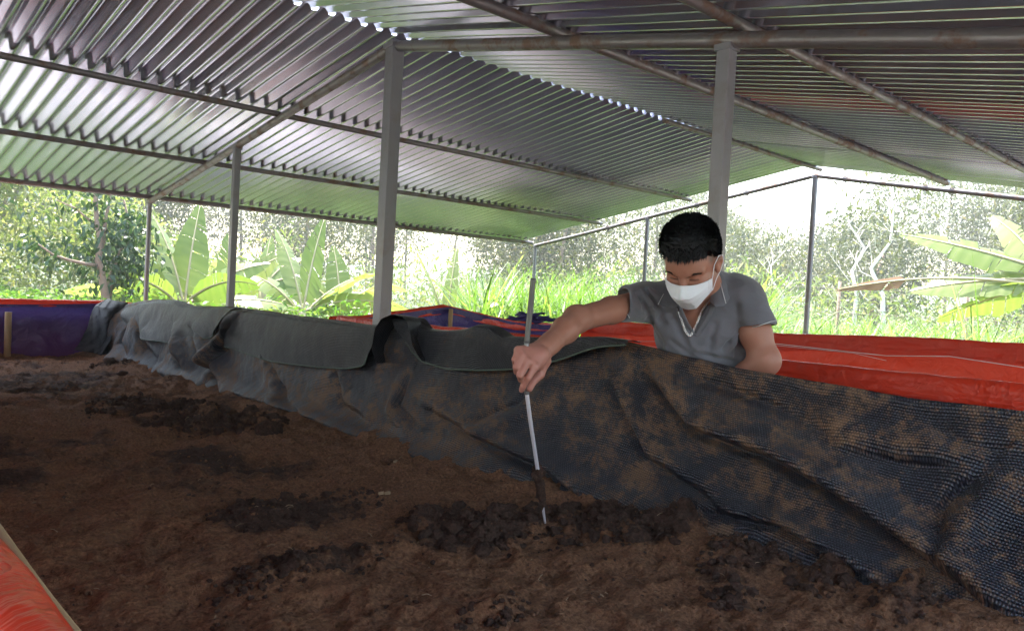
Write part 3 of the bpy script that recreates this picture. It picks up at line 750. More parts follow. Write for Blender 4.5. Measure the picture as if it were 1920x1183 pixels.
def build_body():
    ax = (axis_(-.03, .98, .0042, ((-.03, .14, .0022), (.52, .72, .0030))), axis_(-.45, .36, .0042, ((-.26, -.06, .0024), (.0, .30, .0032))), axis_(2.08, 3.02, .0042, ((2.1, 2.22, .0026), (2.34, 2.56, .0032))))
    s = SDF(ax)
    # trunk
    s.ell(CH, (.135, .14, .085), .03); s.ell(BE, (.11, .14, .08), .05); s.cap(CH, PE, .11, .12, .05)
    s.cap(SR_, SL_, .040, .040, .03); s.cap(C(1275, 562, 2.74), C(1370, 560, 2.71), .065, .065, .04)
    s.ell(C(1304, 590, 2.70), (.06, .07, .05), .04)
    # neck
    s.cap(NB, H(0, -.035, -.05), .062, .056, .03); s.cap(C(1290, 575, 2.67), H(.01, .0, -.08), .035, .04, .03)
    # head
    s.ell(H(0, -.016, .042), (.076, .094, .088), .02, fr=HF); s.ell(H(0, .018, -.028), (.066, .072, .086), .03, fr=HF)
    s.ell(H(0, .052, -.078), (.038, .038, .036), .03, fr=HF); s.ell(H(0, .03, .03), (.068, .068, .055), .02, fr=HF)
    for q in (-1, 1):
        s.ell(H(.036*q, .058, -.024), (.030, .026, .024), .018, fr=HF)                     # cheekbone
        s.cap(H(.016*q, .088, .018), H(.050*q, .070, .020), .011, .009, .012)              # brow ridge
        s.ell(H(.031*q, .090, -.001), (.017, .014, .011), .010, 's', fr=HF)                # socket
        s.ell(H(.031*q, .0745, -.001), (.0145, .0125, .0115), .005, fr=HF)                 # closed lid
        s.cap(H(.020*q, .0845, -.0055), H(.043*q, .079, -.0045), .0028, .0024, .003)
        s.ell(H(.079*q, -.006, -.006), (.010, .020, .032), .006, fr=HF)                    # ear
        s.ell(H(.088*q, -.012, .008), (.007, .016, .018), .006, fr=HF); s.ell(H(.092*q, -.002, -.002), (.008, .008, .014), .004, 's', fr=HF)
    s.cap(H(0, .086, .012), H(0, .108, -.034), .009, .012, .010); s.ell(H(0, .112, -.040), (.016, .012, .010), .008, fr=HF)
    s.cap(H(-.02, .086, -.072), H(.02, .086, -.072), .006, .006, .008); s.cap(H(-.018, .084, -.082), H(.018, .084, -.082), .007, .007, .006)
    # his right arm, reaching over the wall
    s.cap(SR_, SR_*.5+ER*.5, .042, .044, .02); s.cap(SR_*.5+ER*.5, ER, .042, .039, .02)
    s.ell(ER+np.array([-.002, .006, 0]), (.037, .035, .037), .02)
    mid = ER*.62+WR*.38; s.cap(ER, mid, .040, .039, .02); s.cap(mid, WR, .038, .027, .02)
    s.cap(WR, WR*.8+ER*.2, .029, .031, .015)
    # hand closed on the rod
    g = lambda px, py, D: C(px, py, D)
    K = [g(1002, 688, 2.150), g(989, 679, 2.138), g(978, 668, 2.140), g(972, 657, 2.152)]
    for i, kn in enumerate(K):
        root = WR+(kn-WR)*.18+np.array([0, 0, .006]); s.cap(root, kn, .020, .0125, .014)
        s.ell(kn, (.0125, .0125, .0115), .004)
    s.cap(g(1012, 668, 2.19), g(990, 668, 2.175), .024, .020, .015); s.cap(g(1008, 682, 2.19), g(990, 680, 2.18), .018, .016, .012)
    fing = [[K[0], g(990, 708, 2.138), g(981, 724, 2.150), g(978, 731, 2.162)],
            [K[1], g(975, 703, 2.122), g(977, 711, 2.145), g(986, 706, 2.168)],
            [K[2], g(968, 688, 2.126), g(969, 697, 2.148), g(980, 696, 2.172)],
            [K[3], g(965, 674, 2.140), g(966, 682, 2.160), g(976, 684, 2.180)]]
    rr = [(.0112, .0098, .0088, .0078), (.0112, .0102, .0092, .0082), (.0105, .0096, .0086, .0078), (.0095, .0084, .0078, .007)]
    for j, (fg, r) in enumerate(zip(fing, rr)):
        for i in range(3): s.cap(fg[i], fg[i+1], r[i], r[i+1], .0028 if i else .004)
    th = [g(1021, 676, 2.215), g(1013, 702, 2.205), g(999, 716, 2.190), g(993, 729, 2.176)]
    for i in range(3): s.cap(th[i], th[i+1], (.0165, .0125, .0105)[i], (.0125, .0108, .0088)[i], .008 if i == 0 else .004)
    s.cap(g(1017, 664, 2.20), th[0], .018, .015, .014)
    # his left arm, hanging then folding forward behind the net
    s.cap(SL_, SL_*.45+EL*.55, .044, .051, .02); s.cap(SL_*.45+EL*.55, EL, .052, .046, .02); s.ell(EL, (.048, .05, .046), .02)
    ml = EL*.6+WL*.4; s.cap(EL, ml, .046, .043, .02); s.cap(ml, WL, .042, .028, .02)
    pl = WL+(WL-EL)/np.linalg.norm(WL-EL)*.075; s.cap(WL, pl, .026, .030, .01)
    sd = np.cross(WL-EL, [0, 1, 0]); sd /= np.linalg.norm(sd)
    for i in range(4):
        a = pl+sd*(i-1.5)*.019; d = (pl-WL)/.075; b = a+d*(.035 if i in (1, 2) else .028); c = b+d*.02+np.array([0, -.02, 0])
        s.cap(a, b, .010, .009, .004); s.cap(b, c, .009, .008, .003)
    a = WL+sd*.03; s.cap(WL, a+(pl-WL)*.5, .014, .012, .008); s.cap(a+(pl-WL)*.5, a+(pl-WL)*.95, .011, .009, .004)
    V, Fc = s.mesh()
    return V, Fc
V, Fc = build_body()
# legs and hips in a coarser field, same skin
def wl(x, y, z): return fromW((x, y, z))
HIPS = ((2.60, 1.73, .86), (2.60, 1.50, .86)); KNEES = ((2.56, 1.76, .47), (2.56, 1.46, .47)); ANK = ((2.60, 1.78, .09), (2.60, 1.44, .09))
s2 = SDF((axis_(.2, .95, .009), axis_(-1.45, -.40, .009), axis_(2.55, 3.15, .009)))
for a, b, c in zip(HIPS, KNEES, ANK):
    s2.cap(wl(*a), wl(*b), .08, .055, .02); s2.cap(wl(*b), wl(*c), .055, .038, .02); s2.cap(wl(*c), wl(c[0]-.14, c[1], .04), .038, .03, .02)
s2.cap(wl(2.60, 1.70, .9), wl(2.60, 1.54, .9), .10, .10, .04)
V2, F2 = s2.mesh()
man = empty('person', (2.55, 1.55, 0)); OM = np.array([2.55, 1.55, 0.])
tag(man, 'man in grey polo shirt and white face mask leaning over the net with a rod', 'person')
SK = Mat('skin'); nn = SK.noise(14, 5, .6); n3 = SK.noise(260, 3)
red_ = SK.attr('red').outputs['Fac']
skc = SK.mix(nn, (.32, .140, .095), (.40, .185, .132)); skc = SK.mix(SK.math('MULTIPLY', red_, .6), skc, (.45, .19, .155))
skc = SK.mix(SK.attr('hair_and_shade').outputs['Fac'], skc, (.035, .026, .024))
SK.set(Base_Color=skc, Roughness=.48, Specular_IOR_Level=.4, Subsurface_Weight=.12, Subsurface_Radius=(.6, .25, .15), Subsurface_Scale=.012)
SK.bump(n3, .12, .001)
Vb = np.vstack([V, V2]); Fb = np.vstack([Fc, F2+len(V)])
hand = np.exp(-np.maximum(0, np.linalg.norm(Vb-C(992, 690, 2.15), axis=1)-.06)/.03)
loc = (Vb-HC)@np.array(HF).T
# cropped hair at the sides, brows, lash line: short hair growing out of the skin; the line is widened as painted shade of the eye slits
side = np.clip((np.abs(loc[:, 0])-.052)/.012, 0, 1)*np.clip((loc[:, 2]-.004)/.03, 0, 1)*np.clip((.052-loc[:, 1])/.02, 0, 1)*(np.linalg.norm(loc, axis=1) < .16)
nb = np.clip((-loc[:, 1]-.03)/.02, 0, 1)*np.clip((loc[:, 2]+.06)/.03, 0, 1)*(np.linalg.norm(loc, axis=1) < .16)
lash_shade = np.exp(-((loc[:, 2]+.0062)/.0030)**2)*(np.abs(np.abs(loc[:, 0])-.031) < .014)*(loc[:, 1] > .06)
hair_and_shade = np.clip(np.maximum(np.maximum(side*.75, nb*.9), lash_shade*.9), 0, 1)
body = mk('body', toW(Vb)-OM, Fb, SK.m, man, True, {'red': hand, 'hair_and_shade': hair_and_shade})
sm = body.modifiers.new('sm', 'SMOOTH'); sm.factor = .5; sm.iterations = 2

# ---- hair: a cap and several thousand short strands
HAIR = m_simple('black hair', (.003, .0035, .006), (.008, .009, .013), 60, .6, .3, 200, .002, Specular_IOR_Level=.3)
s3 = SDF((axis_(.40, .76, .0035), axis_(.03, .36, .0035), axis_(2.3, 2.65, .0035)))
s3.ell(H(0, -.016, .045), (.086, .103, .097), .02, fr=HF); s3.ell(H(0, .032, .034), (.078, .078, .066), .02, fr=HF); s3.ell(H(.0, .015, .090), (.070, .072, .058), .03, fr=HF)
def hl(X, Y, Z): # hair line: keep what lies above / behind
    x = (X-HC[0])*hx[0]+(Y-HC[1])*hx[1]+(Z-HC[2])*hx[2]; y = (X-HC[0])*hy[0]+(Y-HC[1])*hy[1]+(Z-HC[2])*hy[2]; z = (X-HC[0])*hz[0]+(Y-HC[1])*hz[1]+(Z-HC[2])*hz[2]
    line = np.interp(y, [-.12, -.05, -.015, .015, .045, .065, .12], [-.05, -.012, .012, .046, .066, .076, .078])+.004*np.sin(x*260)+.003*np.sin(x*610+1)
    return line-z
s3.put(hl, (-9, -9, -9), (9, 9, 9), .006, 'i')
Vh, Fh = s3.mesh()
ln = (Vh-HC)@np.array(HF).T
Vh = Vh+.0015*fbm(ln[:, 0]*160, ln[:, 1]*50+ln[:, 2]*50, 3, 4)[:, None]*np.array(hz)
hair = mk('hair', toW(Vh)-OM, Fh, HAIR, man, True)
def strands(n):
    Vs, Fs, k = [], [], 0
    c = Vh[rng.integers(0, len(Vh), n)]; L = (c-HC)@np.array(HF).T
    for p in L:
        out = p-np.array([0, -.014, .04]); out /= np.linalg.norm(out)
        if p[2] < .03 and p[1] > .04: continue
        fr = p[1] > .055 and p[2] < .11                       # fringe falls forward and down
        le = rng.uniform(.012, .022)
        if abs(p[0]) > .06 and p[2] < .08: le *= .5
        d = out*.55+np.array([rng.normal(0, .07), .62, .25 if not fr else -.75]); d /= np.linalg.norm(d)
        if fr: le = rng.uniform(.008, .022)
        sidev = np.cross(d, out); sidev /= np.linalg.norm(sidev)+1e-6; w = .0011
        a, b, t = p-out*.002, p+d*le*.55+out*.003, p+d*le+(np.array([0, 0, -.005]) if fr else out*.002)
        Vs += [a-sidev*w, a+sidev*w, b+sidev*w*.9, b-sidev*w*.9, t]
        Fs += [(k, k+1, k+2, k+3), (k+3, k+2, k+4)]; k += 5
    return Hm(np.array(Vs)), Fs
Vq, Fq = strands(9000); mk('strands', toW(Vq)-OM, Fq, HAIR, hair)
def brow(q):
    Vs, Fs, k = [], [], 0
    for i in range(260):
        t = rng.uniform(); x = q*(.013+.040*t); z = .0125+.008*math.sin(t*2.4)+rng.uniform(-.0036, .0036)*(1-.65*t); y = .0985-.55*abs(x)**1.15*1.0
        y = .1005-4.2*x*x-.10*abs(x)
        d = np.array([q*.8, -.12, rng.uniform(-.1, .5)]); d /= np.linalg.norm(d); w = .0007; le = rng.uniform(.005, .009)
        a = np.array([x, y, z]); b = a+d*le
        Vs += [a+[0, 0, -w], a+[0, 0, w], b+[0, .0005, 0]]; Fs.append((k, k+1, k+2)); k += 3
    return Hm(np.array(Vs)), Fs
for q in (-1, 1):
    Vq, Fq = brow(q); mk('eyebrow', toW(Vq)-OM, Fq, HAIR, man)
# ---- polo shirt
def build_shirt():
    ax = (axis_(.36, .98, .0040), axis_(-.50, .15, .0040), axis_(2.38, 3.04, .0044))
    s = SDF(ax); g = .010
    s.ell(CH, (.162, .155, .114), .03); s.ell(BE, (.142, .17, .112), .05); s.cap(C(1382, 580, 2.72), C(1396, 700, 2.80), .07, .082, .04); s.cap(CH, PE, .118, .135, .05)
    s.cap(SR_, SL_, .062, .062, .05); s.cap(C(1270, 560, 2.74), C(1375, 555, 2.71), .08, .08, .04)
    s.ell(C(1275, 610, 2.70), (.085, .07, .058), .04); s.ell(C(1360, 606, 2.67), (.085, .07, .058), .04)
    s.cap(NB+np.array([0, -.02, 0]), NB+np.array([-.012, .030, -.01]), .078, .070, .03)
    ce = C(1163, 570, 2.62); s.cap(SR_+np.array([.01, 0, 0]), ce, .066, .062, .03)
    cl = C(1420, 612, 2.615); s.cap(SL_, cl, .064, .064, .03)
    # gathers and folds pressed into the cloth
    fd = [((1192, 552, 2.64), (1222, 600, 2.66), .005), ((1208, 545, 2.63), (1245, 590, 2.64), .006), ((1225, 610, 2.68), (1262, 590, 2.62), .006), ((1215, 600, 2.68), (1240, 640, 2.70), .005),
          ((1385, 575, 2.58), (1392, 640, 2.60), .007), ((1260, 640, 2.66), (1330, 690, 2.70), .006), ((1240, 660, 2.70), (1300, 700, 2.72), .006), ((1345, 610, 2.60), (1330, 665, 2.66), .005), ((1270, 600, 2.63), (1290, 650, 2.66), .004), ((1355, 660, 2.66), (1385, 630, 2.62), .006), ((1300, 660, 2.66), (1375, 675, 2.68), .005)]
    def fold(p, q, r, md): s.cap(C(*p), C(*q), r*1.6, r*1.1, .016, md)
    base = s.f.copy()
    for p, q, r in fd:
        a, b = C(*p), C(*q)
        # snap onto the surface along the view direction
        def snap(v):
            i = np.searchsorted(ax[0], v[0]); j = np.searchsorted(ax[1], v[1]); col = base[min(i, base.shape[0]-1), min(j, base.shape[1]-1), :]
            k = np.argmax(col < 0); return np.array([v[0], v[1], ax[2][k] if col[k] < 0 else v[2]])
        a, b = snap(a), snap(b); m_ = snap((a+b)/2)
        s.cap(a, m_, r, r*1.5, .018, 's'); s.cap(m_, b, r*1.5, r, .018, 's')
        o_ = np.array([.016, .010, .004]); s.cap(a+o_, m_+o_, r*.6, r*1.1, .02); s.cap(m_+o_, b+o_, r*1.1, r*.6, .02)
    # cuffs: cut both sleeves square
    for c, sh, t in ((ce, SR_, 0), (cl, SL_, 1)):
        n_ = (c-sh)/np.linalg.norm(c-sh)
        if t == 0: n_ = np.array([-.90, .30, -.30])
        else: n_ = np.array([.06, -.97, -.1])
        n_ /= np.linalg.norm(n_); cc = c.copy()
        if t == 0:
            fn = lambda X, Y, Z: -((X-cc[0])*n_[0]+(Y-cc[1])*n_[1]+(Z-cc[2])*n_[2]); s.put(fn, cc+np.array([-.2, -.12, -.2]), cc+np.array([.06, .12, .12]), .004, 's')
        else:
            fn2 = lambda X, Y, Z: np.maximum(-((X-cc[0])*n_[0]+(Y-cc[1])*n_[1]+(Z-cc[2])*n_[2]), np.maximum(-(X-(cc[0]-.058+.0*Y)), Z-2.685))
            s.put(fn2, cc+np.array([-.13, -.2, -.14]), cc+np.array([.2, .05, .14]), .004, 's')
    # hollow the sleeves so the arms come out of an opening
    s.cap(ce+(ce-SR_)*.3, ce+(SR_-ce)*.25, .056, .050, .003, 's')
    s.cap(cl+(cl-SL_)*.6, cl+(SL_-cl)*.25, .057, .050, .003, 's')
    # V opening and neck hole
    a, b, c_ = C(1302, 560, 2.58), C(1302, 634, 2.60), C(1325, 560, 2.60)
    v0, v1, v2 = C(1279, 566, 2.6)[:2], C(1333, 560, 2.6)[:2], C(1305, 626, 2.6)[:2]
    def tri(X, Y, Z):
        # wedge through the front of the collar
        def e(p, q): n_ = -np.array([q[1]-p[1], -(q[0]-p[0])]); n_ /= np.linalg.norm(n_); return (X-p[0])*n_[0]+(Y-p[1])*n_[1]
        return np.maximum(np.maximum(e(v2, v0), e(v1, v2)), Z-2.78)
    s.put(tri, (v0[0]-.02, v2[1]-.01, 2.4), (v1[0]+.02, v0[1]+.06, 2.74), .004, 's')
    s.cap(NB+np.array([-.02, .0, -.03]), NB+(H(0, -.02, -.06)-NB)*1.1, .060, .066, .004, 's')
    return s.mesh()
SH = Mat('polo cotton'); sn = SH.noise(5, 4, .6); sw = SH.noise(420, 2)
SH.set(Base_Color=SH.mix(sn, (.125, .125, .150), (.165, .163, .19)), Roughness=.85, Sheen_Weight=.3, Sheen_Roughness=.5, Specular_IOR_Level=.2)
SH.bump(SH.math('ADD', SH.math('MULTIPLY', sw, .15), SH.noise(16, 4, .55)), .35, .006)
Vs_, Fs_ = build_shirt()
rd = np.abs(fbm(Vs_[:, 0]*9+Vs_[:, 1]*13, Vs_[:, 1]*11-Vs_[:, 0]*5+Vs_[:, 2]*4, 3, 61)); Vs_[:, 2] += .010*(rd-.2)
shirt = mk('shirt', toW(Vs_)-OM, Fs_, SH.m, man, True)
sm = shirt.modifiers.new('sm', 'SMOOTH'); sm.factor = .5; sm.iterations = 2
SHD = m_simple('collar knit', (.11, .11, .13), (.15, .15, .17), 20, .85, .3, 300, .002)
PIP = m_simple('piping', (.55, .56, .6), (.7, .7, .73), 20, .7, 0)
def sheetpoly(top, low, bul, nu=26, nv=12, th=.003):
    """a small cloth leaf between two edge polylines, with thickness"""
    def rs(P, n): P = np.array(P); L = np.linspace(0, 1, len(P)); q = np.linspace(0, 1, n); return np.stack([np.interp(q, L, P[:, c]) for c in range(3)], 1)
    A, B = rs(top, nu), rs(low, nu); s = np.linspace(0, 1, nv)[None, :, None]
    P = A[:, None]*(1-s)+B[:, None]*s; P[..., 2] -= bul*np.sin(s[..., 0]*math.pi*.8)
    f = P.reshape(-1, 3); b = f+np.array([0, 0, th]); G = grid_faces(nu, nv); N = len(f)
    idx = np.arange(N).reshape(nu, nv); loop_ = np.concatenate([idx[:, 0], idx[-1, 1:], idx[::-1, -1][1:], idx[0, ::-1][1:-1]])
    rim = np.array([(loop_[i], loop_[(i+1) % len(loop_)], loop_[(i+1) % len(loop_)]+N, loop_[i]+N) for i in range(len(loop_))])
    return np.vstack([f, b]), np.vstack([G, G[:, ::-1]+N, rim]), B
def cpart(name, VF, mat, parent=man, smooth=True): return mk(name, toW(VF[0])-OM, VF[1], mat, parent, smooth)
# collar leaves (picture right, then picture left) and the band behind the neck
cR = sheetpoly([C(1350, 508, 2.63), C(1340, 530, 2.605), C(1334, 552, 2.585), C(1331, 566, 2.575)], [C(1367, 548, 2.63), C(1367, 561, 2.60), C(1358, 574, 2.565), C(1340, 576, 2.55)], .010)
cL = sheetpoly([C(1246, 536, 2.66), C(1256, 550, 2.63), C(1266, 562, 2.60), C(1276, 572, 2.585)], [C(1236, 562, 2.64), C(1238, 572, 2.61), C(1250, 577, 2.58), C(1262, 578, 2.57)], .008)
for c in (cR, cL):
    k = cpart('collar', c[:2], SHD); B = c[2]; mid = .8
for P in ([C(1350, 530, 2.597), C(1356, 553, 2.578), C(1360.5, 569, 2.558)], [C(1244, 551, 2.63), C(1239, 560, 2.62), C(1233.5, 571, 2.60)]):
    cpart('collar_stripe', tube([p+np.array([0, 0, -.004]) for p in P], .0012, 6), PIP)
# placket strips either side of the V
for P in ([(1337, 566), (1330, 588), (1316, 612), (1305, 628)], [(1272, 570), (1280, 592), (1292, 612), (1303, 628)]):
    pts = []
    for px, py in P:
        v = C(px, py, 2.62); pts.append(v)
    A = [C(px-4, py, 2.585+.0009*(py-566)) for px, py in P]; B = [C(px+5, py+3, 2.585+.0009*(py-566)) for px, py in P]
    cpart('placket', sheetpoly(A, B, .002, 20, 6)[:2], SHD)
# sleeve cuffs: knitted band and a pale line
def ring(c, n_, r, r2, a0=0, sq=1.):
    n_ = np.array(n_)/np.linalg.norm(n_); u = np.cross(n_, [0, 0, 1]); u /= np.linalg.norm(u); v = np.cross(n_, u)
    th = np.linspace(0, 2*math.pi, 48, endpoint=True); return [c+r*(math.cos(t)*u*sq+math.sin(t)*v)+0*n_ for t in th]
# ---- face mask
MW = Mat('mask fabric'); MW.set(Base_Color=(.78, .77, .84), Roughness=.8, Specular_IOR_Level=.2, Subsurface_Weight=.1, Subsurface_Scale=.01); MW.bump(MW.noise(300, 2), .1, .001)
def mask():
    nu, nv = 61, 121; u = np.linspace(-1, 1, nu); v = np.linspace(0, 1, nv); Uq, Vq_ = np.meshgrid(u, v, indexing='ij')
    zt = -.010-.010*np.abs(Uq)**1.2+.004*np.exp(-(Uq/.25)**2)
    zb = np.interp(np.abs(Uq), [0, .35, .7, 1], [-.122, -.117, -.088, -.066])
    Zq = zt+(zb-zt)*Vq_
    wid = .0765-.004*Vq_; Xq = wid*Uq
    prof = .106+.024*np.exp(-((Vq_-.36)/.30)**2)-.020*Vq_**3
    Yq = prof-(prof-.050)*np.abs(Uq)**2.3
    Yq += .009*np.exp(-(Uq/.17)**2)*np.exp(-((Vq_-.12)/.3)**2)
    for c in (.36, .56, .74): # pleats
        w = (Vq_-c)*90; Yq += .0065*(1/(1+np.exp(np.clip(w, -60, 60))))*np.exp(np.minimum(w, 0)*.12)*(1-np.abs(Uq)**6)
    Yq += .0012*fbm(Uq*5, Vq_*9, 3, 6)
    P = np.stack([Xq, Yq, Zq], -1).reshape(-1, 3); N = len(P); Q = P-np.array([0, .0016, 0]); G = grid_faces(nu, nv)
    idx = np.arange(N).reshape(nu, nv); lp = np.concatenate([idx[:, 0], idx[-1, 1:], idx[::-1, -1][1:], idx[0, ::-1][1:-1]])
    rim = np.array([(lp[i], lp[(i+1) % len(lp)], lp[(i+1) % len(lp)]+N, lp[i]+N) for i in range(len(lp))])
    return Hm(np.vstack([P, Q])), np.vstack([G, G[:, ::-1]+N, rim]), P.reshape(nu, nv, 3)
mv, mf, MP = mask(); msk = mk('face_mask', toW(mv)-OM, mf, MW.m, man, True)
for i in (1, -2, 3, -4):
    cpart('seam', tube(Hm(MP[i, 1:-1]+np.array([0, .0012, 0])), .0006, 5), MW.m, msk)
cpart('seam', tube(Hm(MP[2:-2, 1]+np.array([0, .0012, 0])), .0009, 5), MW.m, msk)
for q in (-1, 1):
    e = MP[-1 if q > 0 else 0]
    top, bot = e[0], e[-1]
    lp = [top, np.array([q*.0765, .018, .006]), np.array([q*.086, -.004, .026]), np.array([q*.094, -.020, .020]), np.array([q*.092, -.024, -.010]), np.array([q*.084, -.010, -.034]), np.array([q*.0765, .012, -.048]), bot]
    L = np.linspace(0, 1, len(lp)); t = np.linspace(0, 1, 50); A = np.stack([np.interp(t, L, np.array(lp)[:, c]) for c in range(3)], 1)
    cpart('ear_loop', tube(Hm(A), .0015, 6), MW.m, msk)
# ---- silver chain on the chest
SILV = m_simple('silver', (.75, .74, .75), (.85, .84, .85), 20, .22, 0, Metallic=1.)
ctrl = [(1332, 563, 2.582), (1322, 580, 2.580), (1314, 602, 2.590), (1305, 620, 2.600), (1300, 628, 2.602), (1296, 630, 2.602), (1289, 622, 2.602), (1284, 606, 2.597), (1279, 590, 2.592), (1274, 578, 2.590), (1268, 566, 2.600)]
cp = np.array([C(*c) for c in ctrl]); L = np.concatenate([[0], np.cumsum(np.linalg.norm(np.diff(cp, axis=0), axis=1))]); nl = 46
q = np.linspace(0, L[-1], nl); cp = np.stack([np.interp(q, L, cp[:, c]) for c in range(3)], 1)
lk = []
def near_surface(P, Vr, off):
    out = P.copy()
    for i, p in enumerate(P):
        d = np.hypot(Vr[:, 0]-p[0], Vr[:, 1]-p[1]); m = d < .008
        if m.any(): out[i, 2] = Vr[m, 2].min()-off
    k = np.ones(5)/5; out[:, 2] = np.convolve(np.pad(out[:, 2], 2, mode='edge'), k, 'valid'); return out
Vfront = np.vstack([V[V[:, 2] < 2.75], Vs_[Vs_[:, 2] < 2.75]])
cp = near_surface(cp, Vfront, .005)
for i in range(nl-1):
    a, b = cp[i], cp[i+1]; d = b-a; c = (a+b)/2; du = d/np.linalg.norm(d); nrm = np.array([0, 0, -1.]) if i % 2 else np.array([.7, 0, -.7])
    sv = np.cross(du, nrm); sv /= np.linalg.norm(sv); th = np.linspace(0, 2*math.pi, 13)
    P = [c+du*math.cos(t_)*np.linalg.norm(d)*.72+sv*math.sin(t_)*.0030 for t_ in th]
    lk.append(tube(P, .0011, 5, False))
lk.append(tube([C(1297, 628, 2.0)*0+cp[nl//2]+np.array([-.004, -.002, -.002]), cp[nl//2]+np.array([.006, .001, -.002])], .004, 8))
cpart('necklace', join(lk), SILV)
for P, nn_ in (([(1150, 541), (1157, 557), (1166, 575), (1178, 596)], .0), ([(1389, 627), (1402, 617), (1418, 609), (1436, 603), (1453, 600)], .0)):
    pp = np.array([C(px, py, 2.6) for px, py in P]); L = np.linspace(0, 1, len(P)); q = np.linspace(0, 1, 24)
    pp = np.stack([np.interp(q, L, pp[:, c]) for c in range(3)], 1)
    pp = near_surface(pp, Vs_[Vs_[:, 2] < 2.72], .0005); cpart('cuff_stripe', tube(pp, .0014, 6), PIP, shirt)
# ---- trousers, belt, shoes
s4 = SDF((axis_(.2, .98, .009), axis_(-1.42, -.33, .009), axis_(2.5, 3.2, .009)))
for a, b, c in zip(HIPS, KNEES, ANK):
    s4.cap(wl(*a), wl(*b), .098, .075, .02); s4.cap(wl(*b), wl(c[0], c[1], .12), .075, .06, .02)
s4.cap(wl(2.60, 1.70, .9), wl(2.60, 1.54, .9), .125, .125, .04)
DEN = m_simple('dark denim', (.02, .025, .045), (.04, .045, .07), 12, .9, .3, 200, .003)
Vt, Ft = s4.mesh(); mk('trousers', toW(Vt)-OM, Ft, DEN, man, True)
SHOE = m_simple('black rubber shoe', (.02, .02, .02), (.04, .04, .04), 9, .5)
for c in ANK:
    s5 = SDF((axis_(.15, 1.0, .008), axis_(-1.55, -1.05, .008), axis_(2.3, 3.2, .008)))
    s5.cap(wl(c[0]+.02, c[1], .055), wl(c[0]-.17, c[1], .045), .05, .042, .02); s5.cap(wl(c[0], c[1], .13), wl(c[0], c[1], .06), .05, .05, .02)
    v_, f_ = s5.mesh(); w_ = toW(v_); w_[:, 2] = np.maximum(w_[:, 2], .004); mk('shoe', w_-OM, f_, SHOE, man, True)

# ---------------------------------------------------------------- the rod he pushes into the compost
tipz = soilz(1.76, 1.70)+.0
tip = onZ(1022, 980, tipz+.005)
rp = [toW([C(1000, 522, 2.15)])[0], toW([C(993, 590, 2.165)])[0], toW([C(987, 650, 2.172)])[0], toW([C(984, 690, 2.175)])[0], toW([C(987, 733, 2.185)])[0], toW([C(996, 800, 2.255)])[0], toW([C(1006, 866, 2.33)])[0], tip*.45+toW([C(1006, 866, 2.33)])[0]*.55+0, tip]
L = np.linspace(0, 1, len(rp)); t = np.linspace(0, 1, 90); RP = np.stack([np.interp(t, L, np.array(rp)[:, c]) for c in range(3)], 1)
for c in range(3): RP[:, c] = np.convolve(np.pad(RP[:, c], 4, mode='reflect', reflect_type='odd'), np.ones(9)/9, 'valid')
rod = empty('probe_rod', tuple(tip)); tag(rod, 'thin grey and white metal rod stuck in the compost, held in the man\'s fist', 'rod')
STEEL = m_simple('worn steel', (.20, .19, .19), (.33, .32, .32), 14, .4, .2, 80, .001, Metallic=.5)
DKS = m_simple('dark steel', (.10, .095, .09), (.17, .165, .16), 14, .5, .2, 80, .001, Metallic=.4)
RODW = m_simple('white painted rod', (.50, .46, .50), (.68, .64, .68), 20, .4, .2, 90, .001)
def rpart(name, VF, mat, parent=rod): return mk(name, np.asarray(VF[0])-tip, VF[1], mat, parent, True)
rpart('grip', tube(RP[:22], .0078, 12), DKS); rpart('sleeve', tube(RP[21:46], .0068, 12), STEEL); rpart('shaft', tube(RP[45:], [.0058]*30+list(np.linspace(.0058, .0035, 15)), 12), RODW)
cl_ = [blob(RP[71]+np.array([0, 0, -.002]), (.017, .018, .026), 14, 5, .5), blob(RP[75], (.013, .013, .024), 12, 8, .5), blob(RP[79], (.014, .013, .022), 12, 9, .5), blob(RP[82], (.010, .010, .02), 12, 11, .5)]
Vc, Fcc = join(cl_); o = rpart('soil_lump', (Vc, Fcc), SOIL)
at = o.data.attributes.new('wet', 'FLOAT', 'POINT'); at.data.foreach_set('value', np.full(len(Vc), .75, np.float32))

# ---------------------------------------------------------------- plants
def leafset(P, D, L, Wd, tint, droop=.3, roll=None, curl=0., seg=2):
    """pointed leaves: P base, D direction, L length, Wd width (arrays) -> verts, quads, tint"""
    n = len(P); D = D/np.linalg.norm(D, axis=1)[:, None]
    r = rng.normal(size=(n, 3)) if roll is None else roll
    S = np.cross(D, r); S /= np.linalg.norm(S, axis=1)[:, None]+1e-9
    down = np.array([0, 0, -1.])
    V = np.zeros((n, 6, 3)); L = L[:, None]; Wd = Wd[:, None]
    V[:, 0] = P; m = P+D*L*.45+down*L*droop*.15
    V[:, 1] = m-S*Wd*.5; V[:, 2] = m+S*Wd*.5
    m2 = P+D*L*.75+down*L*droop*.5
    V[:, 3] = m2-S*Wd*.36; V[:, 4] = m2+S*Wd*.36; V[:, 5] = P+D*L+down*L*droop
    k = np.arange(n)[:, None]*6
    Q = np.concatenate([np.concatenate([k, k+1, k+2, k+2], 1)[:, [0, 1, 2]], ], 0)
    T = np.concatenate([k+np.array([[0, 2, 1]]), k+np.array([[1, 2, 4]]), k+np.array([[1, 4, 3]]), k+np.array([[3, 4, 5]])], 0)
    return V.reshape(-1, 3), T, np.repeat(tint, 6)
def merge(sets):
    Vs, Fs, Ts, n = [], [], [], 0
    for V, Fq, T in sets: Vs.append(V); Fs.append(Fq+n); Ts.append(T); n += len(V)
    return np.vstack(Vs), np.vstack(Fs), np.concatenate(Ts)
